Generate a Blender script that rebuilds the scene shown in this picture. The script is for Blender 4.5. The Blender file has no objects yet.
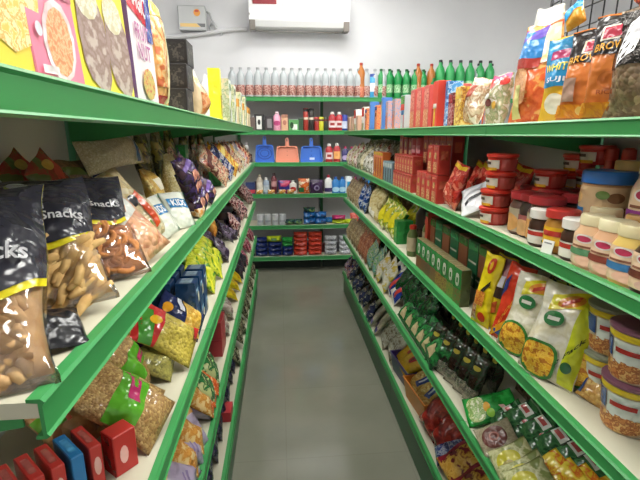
import bpy, math, random
from mathutils import Matrix, Vector
random.seed(7)
PI = math.pi
C = bpy.context.scene.collection
R = math.radians
rnd = random.uniform
LAMP = (13, 12, 14, 30, 22); EXPO = 0.42

# ------------------------------------------------------------------ camera
CAM_F, PITCH, YAW, EYE = 430.0, .2415, .0912, 1.55
cam_d = bpy.data.cameras.new('camera'); cam = bpy.data.objects.new('camera', cam_d); C.objects.link(cam)
cam.location = (0, 0, EYE); cam.rotation_euler = (PI/2 - PITCH, 0, -YAW)
cam_d.sensor_width = 36; cam_d.lens = 36*CAM_F/640; cam_d.clip_start = .02
bpy.context.scene.camera = cam

def along(px, X, z):
    """distance down the aisle at which the upright plane x = X crosses a column of the photograph"""
    k = (px-320)/CAM_F; dz = z-EYE
    return (X*math.cos(YAW) - k*X*math.sin(YAW)*math.cos(PITCH) + k*dz*math.sin(PITCH)) / (math.sin(YAW) + k*math.cos(YAW)*math.cos(PITCH))

# ------------------------------------------------------------------ materials
def lin(h):
    h = h.lstrip('#'); v = [int(h[i:i+2], 16)/255 for i in (0, 2, 4)]
    return tuple((c/12.92 if c <= .04045 else ((c+.055)/1.055)**2.4) for c in v) + (1,)
_M = {}
def M(col, kind='film', c2=None, c3=None, scale=40, bump=.3):
    """procedural materials; kind: film (crinkled printed plastic), card, hard (moulded plastic), grain (small loose food seen
    through film), busy (printed pattern of three colours on film), matte, metal, clear (transparent film), glass"""
    if not isinstance(col, str): return col
    key = (col, kind, c2, c3, scale)
    if key in _M: return _M[key]
    m = bpy.data.materials.new('%s_%s' % (kind, col.strip('#'))); m.use_nodes = True
    nt = m.node_tree; N = nt.nodes; Lk = nt.links; b = N['Principled BSDF']
    b.inputs['Base Color'].default_value = lin(col)
    tc = N.new('ShaderNodeTexCoord')
    def noise(sc, det=2):
        n = N.new('ShaderNodeTexNoise'); n.inputs['Scale'].default_value = sc; n.inputs['Detail'].default_value = det
        Lk.new(tc.outputs['Object'], n.inputs['Vector']); return n
    def bumpn(src, st, dist, tgt):
        bp = N.new('ShaderNodeBump'); bp.inputs['Strength'].default_value = st; bp.inputs['Distance'].default_value = dist
        Lk.new(src, bp.inputs['Height']); Lk.new(bp.outputs['Normal'], b.inputs[tgt])
    def ramp(src, stops, const=True):
        r = N.new('ShaderNodeValToRGB'); r.color_ramp.interpolation = 'CONSTANT' if const else 'LINEAR'
        e = r.color_ramp.elements
        while len(e) < len(stops): e.new(.5)
        for el, (p, c) in zip(e, stops): el.position = p; el.color = lin(c)
        Lk.new(src, r.inputs['Fac']); Lk.new(r.outputs['Color'], b.inputs['Base Color'])
    if kind == 'film':
        b.inputs['Roughness'].default_value = .22; n = noise(20, 2); bumpn(n.outputs['Fac'], .8, .025, 'Normal')
    elif kind == 'busy':
        b.inputs['Roughness'].default_value = .22; n = noise(scale*1.5, 5); n.inputs['Distortion'].default_value = .6
        ramp(n.outputs['Fac'], [(.40, col), (.47, c2 or col), (.53, col), (.58, c3 or c2 or col)], False)
        n2 = noise(20, 2); bumpn(n2.outputs['Fac'], .8, .02, 'Normal')
    elif kind == 'grain':
        b.inputs['Roughness'].default_value = .6
        v = N.new('ShaderNodeTexVoronoi'); v.inputs['Scale'].default_value = scale; Lk.new(tc.outputs['Object'], v.inputs['Vector'])
        sp = N.new('ShaderNodeSeparateColor'); Lk.new(v.outputs['Color'], sp.inputs['Color'])
        ramp(sp.outputs[0], [(0, col), (.5, c2 or col), (1, c3 or c2 or col)], False)
        iv = N.new('ShaderNodeMath'); iv.operation = 'SUBTRACT'; iv.inputs[0].default_value = 1; Lk.new(v.outputs['Distance'], iv.inputs[1])
        bumpn(iv.outputs[0], .8, .5/scale, 'Normal')
        b.inputs['Coat Weight'].default_value = .7; b.inputs['Coat Roughness'].default_value = .12
        n = noise(20, 2); bumpn(n.outputs['Fac'], .8, .03, 'Coat Normal')
    elif kind == 'card':
        b.inputs['Roughness'].default_value = .42
        if c2: n = noise(scale*1.6, 5); ramp(n.outputs['Fac'], [(.40, col), (.48, c2), (.54, col), (.6, c3 or c2)], False)
    elif kind == 'hard': b.inputs['Roughness'].default_value = .3
    elif kind == 'matte':
        b.inputs['Roughness'].default_value = .8
        if c2:
            n = noise(scale, 4); ramp(n.outputs['Fac'], [(.3, col), (.7, c2)], False)
    elif kind == 'foil':
        b.inputs['Roughness'].default_value = .25; b.inputs['Metallic'].default_value = .75
        n = noise(40, 3); bumpn(n.outputs['Fac'], .9, .02, 'Normal')
    elif kind == 'metal': b.inputs['Roughness'].default_value = .35; b.inputs['Metallic'].default_value = .9
    elif kind == 'enamel':
        b.inputs['Roughness'].default_value = .36
        n = noise(3, 4); mx = N.new('ShaderNodeHueSaturation'); mx.inputs['Color'].default_value = lin(col)
        mr = N.new('ShaderNodeMapRange'); mr.inputs['To Min'].default_value = .86; mr.inputs['To Max'].default_value = 1.1
        Lk.new(n.outputs['Fac'], mr.inputs['Value']); Lk.new(mr.outputs['Result'], mx.inputs['Value']); Lk.new(mx.outputs['Color'], b.inputs['Base Color'])
    elif kind == 'clear':
        out = N['Material Output']; tr = N.new('ShaderNodeBsdfTransparent'); tr.inputs['Color'].default_value = lin(col)
        gl = N.new('ShaderNodeBsdfGlossy'); gl.inputs['Roughness'].default_value = .12
        n = noise(16, 2); bp = N.new('ShaderNodeBump'); bp.inputs['Strength'].default_value = .9; bp.inputs['Distance'].default_value = .02
        Lk.new(n.outputs['Fac'], bp.inputs['Height']); Lk.new(bp.outputs['Normal'], gl.inputs['Normal'])
        lw = N.new('ShaderNodeLayerWeight'); lw.inputs['Blend'].default_value = .35; Lk.new(bp.outputs['Normal'], lw.inputs['Normal'])
        mr = N.new('ShaderNodeMapRange'); mr.inputs['To Min'].default_value = .09; mr.inputs['To Max'].default_value = .8
        Lk.new(lw.outputs['Fresnel'], mr.inputs['Value'])
        mx = N.new('ShaderNodeMixShader'); Lk.new(mr.outputs['Result'], mx.inputs['Fac'])
        Lk.new(tr.outputs[0], mx.inputs[1]); Lk.new(gl.outputs[0], mx.inputs[2]); Lk.new(mx.outputs[0], out.inputs['Surface'])
    elif kind == 'glass':
        b.inputs['Roughness'].default_value = .12; b.inputs['Transmission Weight'].default_value = .55; b.inputs['IOR'].default_value = 1.3
    elif kind == 'light':
        b.inputs['Emission Color'].default_value = lin(col); b.inputs['Emission Strength'].default_value = scale
    _M[key] = m; return m

GREEN = M('#378d4c', 'enamel'); DKGREEN = M('#28633b', 'enamel')
DECK = M('#c3bfa9', 'matte'); PANEL = M('#d2d2cb', 'matte')

# ------------------------------------------------------------------ meshes
def mesh(name, vs, fs, mat, parent=None, smooth=False):
    me = bpy.data.meshes.new(name); me.from_pydata(vs, [], fs); me.materials.append(mat)
    if smooth: me.polygons.foreach_set('use_smooth', [True]*len(me.polygons))
    me.update(); o = bpy.data.objects.new(name, me); C.objects.link(o); o.parent = parent; return o
def boxg(x0, x1, y0, y1, z0, z1, vs, fs, ch=0):
    n = len(vs)
    if ch <= 0:
        vs += [(x, y, z) for z in (z0, z1) for y in (y0, y1) for x in (x0, x1)]
        fs += [tuple(n+i for i in f) for f in ((0, 2, 3, 1), (4, 5, 7, 6), (0, 1, 5, 4), (1, 3, 7, 5), (3, 2, 6, 7), (2, 0, 4, 6))]
        return
    # chamfered box: 24 corner points
    idx = {}
    for ix, X in enumerate((x0, x1)):
        for iy, Y in enumerate((y0, y1)):
            for iz, Z in enumerate((z0, z1)):
                sx, sy, sz = (1, -1)[ix], (1, -1)[iy], (1, -1)[iz]
                for a, p in (('x', (X, Y+sy*ch, Z+sz*ch)), ('y', (X+sx*ch, Y, Z+sz*ch)), ('z', (X+sx*ch, Y+sy*ch, Z))):
                    idx[ix, iy, iz, a] = len(vs); vs.append(p)
    g = lambda x, y, z, a: idx[x, y, z, a]
    for s in (0, 1):
        f = (g(s,0,0,'x'), g(s,0,1,'x'), g(s,1,1,'x'), g(s,1,0,'x')); fs.append(f if s == 0 else f[::-1])
        f = (g(0,s,0,'y'), g(1,s,0,'y'), g(1,s,1,'y'), g(0,s,1,'y')); fs.append(f if s == 0 else f[::-1])
        f = (g(0,0,s,'z'), g(0,1,s,'z'), g(1,1,s,'z'), g(1,0,s,'z')); fs.append(f if s == 0 else f[::-1])
    for a in (0, 1):
        for b in (0, 1):
            fl = (a+b) % 2
            f = (g(0,a,b,'y'), g(0,a,b,'z'), g(1,a,b,'z'), g(1,a,b,'y')); fs.append(f if fl == 0 else f[::-1])
            f = (g(a,0,b,'z'), g(a,0,b,'x'), g(a,1,b,'x'), g(a,1,b,'z')); fs.append(f if fl == 0 else f[::-1])
            f = (g(a,b,0,'x'), g(a,b,0,'y'), g(a,b,1,'y'), g(a,b,1,'x')); fs.append(f if fl == 0 else f[::-1])
            for c in (0, 1):
                f = (g(a,b,c,'x'), g(a,b,c,'y'), g(a,b,c,'z')); fs.append(f if (a+b+c) % 2 == 0 else f[::-1])
def box(name, x0, x1, y0, y1, z0, z1, mat, parent=None, ch=0):
    vs, fs = [], []; boxg(x0, x1, y0, y1, z0, z1, vs, fs, ch); return mesh(name, vs, fs, mat, parent)
def lathe(name, prof, mat, parent=None, n=20, sy=1, cap=True, off=(0, 0)):
    vs, fs = [], []
    for r, z in prof:
        for i in range(n):
            a = 2*PI*i/n; vs.append((off[0]+r*math.cos(a), off[1]+r*math.sin(a)*sy, z))
    for j in range(len(prof)-1):
        for i in range(n):
            k = (i+1) % n; fs.append((j*n+i, j*n+k, (j+1)*n+k, (j+1)*n+i))
    if cap: fs.append(tuple(range(n))[::-1]); fs.append(tuple((len(prof)-1)*n+i for i in range(n)))
    o = mesh(name, vs, fs, mat, parent, True)
    try: o.data.set_sharp_from_angle(angle=R(40))
    except Exception: pass
    return o
def tube(name, pts, r, mat, parent=None, n=8, closed=False):
    pts = [Vector(p) for p in pts]; vs, fs = [], []; m = len(pts)
    for i, p in enumerate(pts):
        d = (pts[(i+1) % m] if closed or i < m-1 else p) - (pts[i-1] if closed or i > 0 else p)
        d.normalize(); up = Vector((0, 0, 1)) if abs(d.z) < .9 else Vector((1, 0, 0))
        a = d.cross(up).normalized(); b = d.cross(a)
        for k in range(n): t = 2*PI*k/n; vs.append(tuple(p + a*(r*math.cos(t)) + b*(r*math.sin(t))))
    for i in range(m if closed else m-1):
        for k in range(n):
            j = (i+1) % m; fs.append((i*n+k, i*n+(k+1) % n, j*n+(k+1) % n, j*n+k))
    if not closed: fs.append(tuple(range(n))[::-1]); fs.append(tuple((m-1)*n+k for k in range(n)))
    return mesh(name, vs, fs, mat, parent, True)

# ------------------------------------------------------------------ surfaces that labels follow: f(u in -1..1, v in 0..1, offset)
def bag_surface(w, h, t, seed, seal=.05, wr=1.0, sag=.35, taper=0):
    rr = random.Random(seed); ph = [rr.uniform(0, 6.28) for _ in range(8)]; k1, k2 = rr.uniform(3, 5), rr.uniform(6, 10)
    def half(u, v):
        s = min(max((v-seal)/(1-2*seal), 0), 1); p = math.sin(PI*s)**.5 if 0 < s < 1 else 0
        p *= 1+sag*(.5-v)
        e = max(0, 1-abs(u)**2.6)**.62
        return p, e
    def f(u, v, off=0.0, back=False):
        p, e = half(u, v)
        wv = wr*t*.07*p*(math.sin(k1*u+4*v+ph[0]) + .7*math.sin(k2*v-3*u+ph[1]) + .5*math.sin(9*u*v+ph[2]+7*v))
        th = max(.0006, t/2*p*e + wv*e)
        ww = (w/2)*(1-.07*p)*(1-taper*v*v) + wr*.012*w*math.sin(9*v+ph[3 if u > 0 else 4])
        z = v*h + wr*h*.012*math.sin(4*u+ph[5])*(v)
        return (u*ww, (th+off) if back else -(th+off), z)
    return f
def cyl_surface(prof, sy=1):
    z0, z1 = prof[0][1], prof[-1][1]
    def rad(z):
        for (r0, a), (r1, b) in zip(prof, prof[1:]):
            if a <= z <= b and b > a: return r0+(r1-r0)*(z-a)/(b-a)
        return prof[-1][0]
    def f(u, v, off=0.0):
        z = z0+(z1-z0)*v; r = rad(z)+off; a = u*PI/2
        return (r*math.sin(a), -(r-off)*math.cos(a)*sy-off*math.cos(a), z)
    return f
def box_surface(w, d, h, face):
    def f(u, v, off=0.0):
        if face == 'F': return (u*w/2, -d/2-off, v*h)
        if face == 'L': return (-w/2-off, -u*d/2, v*h)
        if face == 'R': return (w/2+off, u*d/2, v*h)
        return (u*w/2, -d/2+v*d, h+off)
    return f
_T = {}
def text_geo(s):
    if s in _T: return _T[s]
    cu = bpy.data.curves.new('t', 'FONT'); cu.body = s; cu.resolution_u = 2; cu.align_x = 'CENTER'; cu.offset = .018
    o = bpy.data.objects.new('t', cu); C.objects.link(o); dg = bpy.context.evaluated_depsgraph_get(); dg.update()
    me = o.evaluated_get(dg).to_mesh(); vs = [tuple(v.co) for v in me.vertices]; fs = [tuple(p.vertices) for p in me.polygons]
    o.evaluated_get(dg).to_mesh_clear(); bpy.data.objects.remove(o); bpy.data.curves.remove(cu)
    xs = [v[0] for v in vs]; ys = [v[1] for v in vs]; x0, x1, y0, y1 = min(xs), max(xs), min(ys), max(ys)
    _T[s] = ([((v[0]-x0)/(x1-x0), (v[1]-y0)/(y1-y0)) for v in vs], fs); return _T[s]
def decals(f, items, root, res=1.0, big=.0011):
    """printed areas, each a thin mesh of its own that follows the surface f: (shape, part name, material, u0, u1, v0, v1, tilt)"""
    for n, it in enumerate(items):
        shape, name, mat, u0, u1, v0, v1 = it[:7]; tilt = it[7] if len(it) > 7 else 0
        fs_ = f[it[8]] if len(it) > 8 else (f['F'] if isinstance(f, dict) else f)
        off = big*(1+.55*n); mat = M(mat); uc, vc = (u0+u1)/2, (v0+v1)/2
        if shape[0] == 't':
            tv, tf = text_geo(shape[2:]); vs = []
            for a, b in tv:
                u, v = (a-.5)*(u1-u0), (b-.5)*(v1-v0)
                vs.append(fs_(uc+u, vc+v+tilt*u, off+.0006))
            mesh(name, vs, tf, mat, root); continue
        vs, fs = [], []
        if shape == 'r':
            nu = max(1, int(10*res*abs(u1-u0))); nv = max(1, int(14*res*abs(v1-v0)))
            for j in range(nv+1):
                for i in range(nu+1):
                    du = (i/nu-.5)*(u1-u0); vs.append(fs_(uc+du, v0+(v1-v0)*j/nv+tilt*du, off))
            for j in range(nv):
                for i in range(nu):
                    a = j*(nu+1)+i; fs.append((a, a+1, a+nu+2, a+nu+1))
        else:
            nr, na = (3, 20) if res >= 1 else (2, 12)
            pw = 1 if shape == 'o' else .7
            vs.append(fs_(uc, vc, off))
            for r in range(1, nr+1):
                for i in range(na):
                    a = 2*PI*i/na; cu, su = math.cos(a), math.sin(a)
                    cu = math.copysign(abs(cu)**pw, cu); su = math.copysign(abs(su)**pw, su)
                    du = cu*(u1-u0)/2*r/nr; vs.append(fs_(uc+du, vc+su*(v1-v0)/2*r/nr+tilt*du, off))
            for i in range(na):
                fs.append((0, 1+i, 1+(i+1) % na))
                for r in range(nr-1):
                    a = 1+r*na; fs.append((a+i, a+na+i, a+na+(i+1) % na, a+(i+1) % na))
        mesh(name, vs, fs, mat, root, True)

# ------------------------------------------------------------------ kinds of goods: every builder returns the root of ONE thing standing at the origin, front towards -y
class Kind:
    def __init__(s, root, label, cat, w, d, h):
        s.root, s.label, s.cat, s.w, s.d, s.h, s.used = root, label, cat, w, d, h, False
        s.pts = []
        for o in [root]+list(root.children):
            if o.type == 'MESH': s.pts += [v.co.copy() for v in o.data.vertices]
        if len(s.pts) > 900: s.pts = s.pts[::3]
    def take(s):
        if not s.used: s.used = True; return s.root
        r = s.root.copy(); C.objects.link(r)
        for ch in list(s.root.children):
            c = ch.copy(); C.objects.link(c); c.parent = r
            for g in ch.children: d = g.copy(); C.objects.link(d); d.parent = c
        return r
def empty(name):
    o = bpy.data.objects.new(name, None); o.empty_display_size = .03; C.objects.link(o); return o
def bag_mesh(name, f, mat, parent, nu=12, nv=16, open_top=False):
    vs, fs = [], []; us = [-1+2*i/nu for i in range(nu+1)]; us = [math.copysign(abs(u)**.8, u) for u in us]
    ring = 2*nu
    for j in range(nv+1):
        v = j/nv
        for u in us: vs.append(f(u, v))
        for u in us[-2:0:-1]: vs.append(f(u, v, 0, True))
    for j in range(nv):
        for i in range(ring):
            k = (i+1) % ring; fs.append((j*ring+i, j*ring+k, (j+1)*ring+k, (j+1)*ring+i))
    fs.append(tuple(range(ring))[::-1]); fs.append(tuple(nv*ring+i for i in range(ring)))
    return mesh(name, vs, fs, mat, parent, True)
def bag(name, label, cat, w, h, t, mat, dec=(), seed=1, wr=1.0, sag=.35, taper=0, lod=1, seal=.05, part='pouch'):
    f = bag_surface(w, h, t, seed, seal, wr, sag, taper)
    nu, nv = ((18, 24), (12, 14), (8, 8))[{2: 0, 1: 1, 0: 2}[lod]]
    if not dec: root = bag_mesh(name, f, M(mat), None, nu, nv)
    else:
        root = empty(name); bag_mesh(part, f, M(mat), root, nu, nv); decals(f, dec, root, {2: 1.8, 1: 1, 0: .6}[lod], .0016 if lod else .0025)
    k = Kind(root, label, cat, w, t, h); k.f = f; return k
def carton(name, label, cat, w, h, d, mat, dec=(), part='carton', ch=.0015):
    if not dec: root = box(name, -w/2, w/2, -d/2, d/2, 0, h, M(mat, 'card'), None, ch)
    else:
        root = empty(name); box(part, -w/2, w/2, -d/2, d/2, 0, h, M(mat, 'card'), root, ch)
        decals({k: box_surface(w, d, h, k) for k in 'FLRT'}, dec, root, .2, .0007)
    return Kind(root, label, cat, w, d, h)
def vessel(name, label, cat, prof, mat, lid=None, lidmat=None, dec=(), sy=1, n=20, part='body', lidname='lid', extra=None):
    root = empty(name); lathe(part, prof, M(mat, 'hard'), root, n, sy)
    if lid: lathe(lidname, lid, M(lidmat, 'hard'), root, n, sy)
    if extra: extra(root)
    decals(cyl_surface(prof, sy), dec, root, 1, .0012)
    r = max(p[0] for p in prof); return Kind(root, label, cat, 2*r, 2*r*sy, (lid or prof)[-1][1])

# ------------------------------------------------------------------ placing goods on decks
LIP_L, LIP_R = -.243, .604
DECKS = {'L': [0, 1.607, 1.290, .925, .588, .238], 'R': [0, 1.575, 1.275, .954, .580, .208], 'B': [1.927, 1.584, 1.248, .902, .546, .178]}
BACK_Y = 4.765
things = []
SHELF = {('L', 1): 'cereal rack top shelf', ('L', 2): 'cereal rack second shelf', ('L', 3): 'cereal rack third shelf', ('L', 4): 'cereal rack fourth shelf', ('L', 5): 'cereal rack base shelf',
         ('R', 1): 'spice rack top shelf', ('R', 2): 'spice rack second shelf', ('R', 3): 'spice rack third shelf', ('R', 4): 'spice rack fourth shelf', ('R', 5): 'spice rack base shelf',
         ('B', 0): 'end rack top shelf', ('B', 1): 'end rack second shelf', ('B', 2): 'end rack third shelf', ('B', 3): 'end rack fourth shelf', ('B', 4): 'end rack fifth shelf', ('B', 5): 'end rack base shelf'}
def look(px, py, z):
    """where the line of sight through a point of the photograph meets the level z"""
    u, v = (px-320)/CAM_F, (240-py)/CAM_F; cp, sp, cy, sy = math.cos(PITCH), math.sin(PITCH), math.cos(YAW), math.sin(YAW)
    d = Vector((sy*cp+u*cy+v*sy*sp, cy*cp-u*sy+v*cy*sp, -sp+v*cp)); return d*((z-EYE)/d.z)
def put(side, lev, kind, px=None, y=None, x=None, inset=.02, dz=0, yaw=0, lean=0, roll=0, stack=None, group=None, label=None, z=None, at=None):
    """stand one thing on a deck. px / y says where along the rack, inset how far its front is behind the price rail"""
    o = kind.take(); deck = DECKS[side][lev] if z is None else z
    base = {'L': PI/2, 'R': -PI/2, 'B': 0}[side] + R(yaw)
    m = Matrix.Rotation(base, 3, 'Z') @ Matrix.Rotation(-R(lean), 3, 'X') @ Matrix.Rotation(R(roll), 3, 'Y')
    q = [m @ p for p in kind.pts]; zmin = min(p.z for p in q)
    if side == 'B':
        X = x if x is not None else (px-279.7)/92.1
        Y = BACK_Y+inset-min(p.y for p in q); loc = (X, Y, deck+dz-zmin)
    else:
        s = -1 if side == 'L' else 1; edge = LIP_L if side == 'L' else LIP_R
        if at:
            mz = deck+dz+(max(p.z for p in q)-zmin)/2; g = look(at[0], at[1], mz); xs = [s*p.x for p in q]; y = g.y
            inset = s*(g.x-edge)-(max(xs)-min(xs))/2; inset = min(max(inset, .004), max(.004, .345-(max(xs)-min(xs))))
        ext = min(s*p.x for p in q); X = edge + s*(inset-ext)
        Y = y if y is not None else along(px, edge+s*(inset+.01), deck+dz+.5*kind.h*math.cos(R(lean)))
        Y -= (min(p.y for p in q)+max(p.y for p in q))/2
        loc = (X, Y, deck+dz-zmin)
    o.location = loc; o.rotation_euler = m.to_euler()
    things.append(dict(o=o, side=side, lev=lev, label=label or kind.label, cat=kind.cat, y=Y if side != 'B' else loc[0], z=loc[2], stack=stack, group=group, x=loc[0]))
    return o
def L(lev, kind, px=None, **k): return put('L', lev, kind, px, **k)
def Rr(lev, kind, px=None, **k): return put('R', lev, kind, px, **k)
def B(lev, kind, px=None, **k): return put('B', lev, kind, px, **k)
def tag(o, label, cat, group=None):
    o['label'] = label; o['category'] = cat
    if group: o['group'] = group
def structure(o): o['kind'] = 'structure'; return o

# ------------------------------------------------------------------ the room
WALL = M('#dfdfe3', 'matte', '#d6d6db', scale=1.5)
def floor_mat():
    m = bpy.data.materials.new('polished_floor'); m.use_nodes = True; nt = m.node_tree; N = nt.nodes; Lk = nt.links; b = N['Principled BSDF']
    tc = N.new('ShaderNodeTexCoord'); n = N.new('ShaderNodeTexNoise'); n.inputs['Scale'].default_value = 2.2; n.inputs['Detail'].default_value = 6
    Lk.new(tc.outputs['Object'], n.inputs['Vector'])
    r = N.new('ShaderNodeValToRGB'); r.color_ramp.elements[0].position = .3; r.color_ramp.elements[0].color = lin('#77786a'); r.color_ramp.elements[1].position = .75; r.color_ramp.elements[1].color = lin('#88887a')
    Lk.new(n.outputs['Fac'], r.inputs['Fac'])
    br = N.new('ShaderNodeTexBrick'); br.offset = 0; br.inputs['Scale'].default_value = 1; br.inputs['Brick Width'].default_value = .6; br.inputs['Row Height'].default_value = .6
    br.inputs['Mortar Size'].default_value = .003; br.inputs['Color1'].default_value = (1, 1, 1, 1); br.inputs['Color2'].default_value = (.97, .97, .97, 1); br.inputs['Mortar'].default_value = (.9, .9, .89, 1)
    Lk.new(tc.outputs['Object'], br.inputs['Vector'])
    mx = N.new('ShaderNodeMix'); mx.data_type = 'RGBA'; mx.blend_type = 'MULTIPLY'; mx.inputs[0].default_value = 1
    Lk.new(r.outputs['Color'], mx.inputs[6]); Lk.new(br.outputs['Color'], mx.inputs[7]); Lk.new(mx.outputs[2], b.inputs['Base Color'])
    b.inputs['Roughness'].default_value = .13; b.inputs['Specular IOR Level'].default_value = .7
    n2 = N.new('ShaderNodeTexNoise'); n2.inputs['Scale'].default_value = 9; Lk.new(tc.outputs['Object'], n2.inputs['Vector'])
    bp = N.new('ShaderNodeBump'); bp.inputs['Strength'].default_value = .12; bp.inputs['Distance'].default_value = .004; Lk.new(n2.outputs['Fac'], bp.inputs['Height']); Lk.new(bp.outputs['Normal'], b.inputs['Normal'])
    return m
X0, X1, Y0, Y1, HC = -2.9, 3.7, -2.2, 5.2, 3.35
structure(box('floor', X0, X1, Y0, Y1, -.08, 0, floor_mat()))
structure(box('ceiling', X0, X1, Y0, Y1, HC, HC+.08, M('#e6e6e6', 'matte')))
structure(box('wall_back', X0-.1, X1+.1, Y1, Y1+.1, 0, HC, WALL))
structure(box('wall_left', X0-.1, X0, Y0, Y1, 0, HC, WALL))
structure(box('wall_right', X1, X1+.1, Y0, Y1, 0, HC, WALL))
structure(box('wall_front', X0-.1, X1+.1, Y0-.1, Y0, 0, HC, WALL))

# lamps: LED panels on the ceiling
for i, (x, y, w, l) in enumerate(((.2, .55, .6, 1.2), (.2, 2.7, .6, 1.2), (.6, 4.2, .9, .5), (2.1, 1.3, .6, 1.6), (-1.6, 1.8, .5, 1.6))):
    t = empty('ceiling_light'); t.location = (x, y, HC)
    box('frame', -w/2-.03, w/2+.03, -l/2-.03, l/2+.03, -.035, 0, M('#dddddd', 'hard'), t)
    box('diffuser', -w/2, w/2, -l/2, l/2, -.045, -.036, M('#fdfcf6', 'light', scale=LAMP[i]), t)
    tag(t, ['square-edged white ceiling panel lamp over the aisle mouth', 'long white ceiling panel lamp over the middle of the aisle', 'wide white ceiling panel lamp in front of the air conditioner', 'white ceiling panel lamp over the aisle behind the spice rack', 'white ceiling panel lamp over the aisle behind the cereal rack'][i], 'lamp')

# ------------------------------------------------------------------ shelving bays
def rail(name, length, hgt, parent, sgn, x, y, z, ins):
    """folded steel price rail along y: flange on top, face, small return at the bottom"""
    prof = [(.014, hgt), (0, hgt), (-.004, hgt-.004), (-.001, hgt-.008), (-.001, .006), (-.004, .003), (0, 0), (.010, 0), (.010, .003), (.003, .004), (.003, hgt-.005), (.014, hgt-.004)]
    vs, fs = [], []; n = len(prof)
    for yy in (y+.001, y+length-.001):
        for a, b in prof: vs.append((x+sgn*a, yy, z+b))
    for i in range(n):
        j = (i+1) % n; f = (i, j, n+j, n+i); fs.append(f)
    fs.append(tuple(range(n))); fs.append(tuple(n+i for i in range(n))[::-1])
    return mesh(name, vs, fs, GREEN, parent)
def bay(side, y0, y1, label, last, gap=0):
    s = -1 if side == 'L' else 1; edge = LIP_L if side == 'L' else LIP_R; hgt = .046 if side == 'L' else .036
    depth = .36; pan = edge+s*depth; t = empty('shelving_bay'); t.location = (pan, (y0+y1)/2, 0); ox, oy = pan, (y0+y1)/2
    def bx(nm, a, b, c, d, e, f, m, p=t, ch=0): return box(nm, min(a, b)-ox, max(a, b)-ox, c-oy, d-oy, e, f, m, p, ch)
    D = DECKS[side]
    for k in range(1, 6):
        nm = 'base_shelf' if k == 5 else 'shelf'
        d = bx(nm, edge+s*.004, pan, y0+.002, y1-.002, D[k]-.018, D[k], DECK)
        rl = rail('price_rail', y1-y0, hgt, d, s, edge-ox, y0-oy, D[k]+.004-hgt, 0)
        if k < 5:
            for yy in ((y0+.018, y1-.018)):
                vs = [(x-ox, y-oy, z) for y in (yy-.0015, yy+.0015) for x, z in ((edge+s*.03, D[k]-.02), (pan-s*.012, D[k]-.02), (pan-s*.012, D[k]-.085), (edge+s*.03, D[k]-.038))]
                mesh('bracket', vs, [(0, 1, 2, 3), (7, 6, 5, 4), (0, 4, 5, 1), (1, 5, 6, 2), (2, 6, 7, 3), (3, 7, 4, 0)], GREEN, d)
    bx('kick_gap_panel', edge+s*.012, edge+s*.016, y0+.002, y1-.002, .0, D[5]-hgt+.006, DKGREEN)
    bx('back_panel', pan, pan+s*.012, y0+.015, y1-.015, .05, D[1]+.02, PANEL)
    ups = [y0]+([y1-.03] if last else [])
    for yy in ups: bx('upright', pan-s*.012, pan+s*.03, yy, yy+.03, 0, D[1]+.03, DKGREEN)
    tag(t, label, 'shelving', 'green and white steel bays of the %s' % ('cereal rack' if side == 'L' else 'spice rack'))
ords = ['first', 'second', 'third', 'fourth', 'fifth', 'sixth', 'seventh', 'eighth', 'ninth', 'tenth', 'eleventh', 'twelfth', 'thirteenth', 'fourteenth', 'fifteenth', 'sixteenth', 'seventeenth', 'eighteenth', 'nineteenth', 'twentieth', 'twenty-first', 'twenty-second', 'twenty-third', 'twenty-fourth', 'twenty-fifth', 'twenty-sixth', 'twenty-seventh', 'twenty-eighth', 'twenty-ninth', 'thirtieth']
for i in range(4):
    bay('L', .40+.93*i, .40+.93*(i+1), 'green-railed steel shelving bay of the cereal rack, %s from aisle mouth' % ords[i], i == 3)
    bay('R', .30+.95*i, .30+.95*(i+1), 'green-railed steel shelving bay of the spice rack, %s from aisle mouth' % ords[i], i == 3)
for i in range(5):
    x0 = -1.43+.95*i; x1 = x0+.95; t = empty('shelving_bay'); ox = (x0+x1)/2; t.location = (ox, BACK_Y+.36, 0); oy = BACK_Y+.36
    for k in range(6):
        z = DECKS['B'][k]
        d = box('base_shelf' if k == 5 else 'shelf', x0+.002-ox, x1-.002-ox, BACK_Y+.004-oy, 0, z-.018, z, DECK, t)
        rl = rail('price_rail', x1-x0, .046, d, 1, 0, 0, z+.004-.046, 0)
        rl.data.transform(Matrix.Rotation(PI/2, 4, 'Z')); rl.data.transform(Matrix.Translation((x1-ox, BACK_Y-oy, 0))); rl.data.update()
    box('back_panel', x0+.036-ox, x1-.012-ox, 0, .012, .05, 1.95, M('#bcbcc0', 'matte'), t)
    box('upright', x0+.002-ox, x0+.034-ox, -.014, .03, 0, 1.96, DKGREEN, t)
    box('kick_gap_panel', x0+.01-ox, x1-.01-ox, -.20, -.196, 0, .13, M('#26302a', 'matte'), t)  # dark sheet painting in the shade of the gap under the base shelf
    tag(t, 'green-railed bay of the end rack against the wall, %s from its cereal-rack end' % ords[i], 'shelving', 'green and white steel bays of the end rack')

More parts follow.
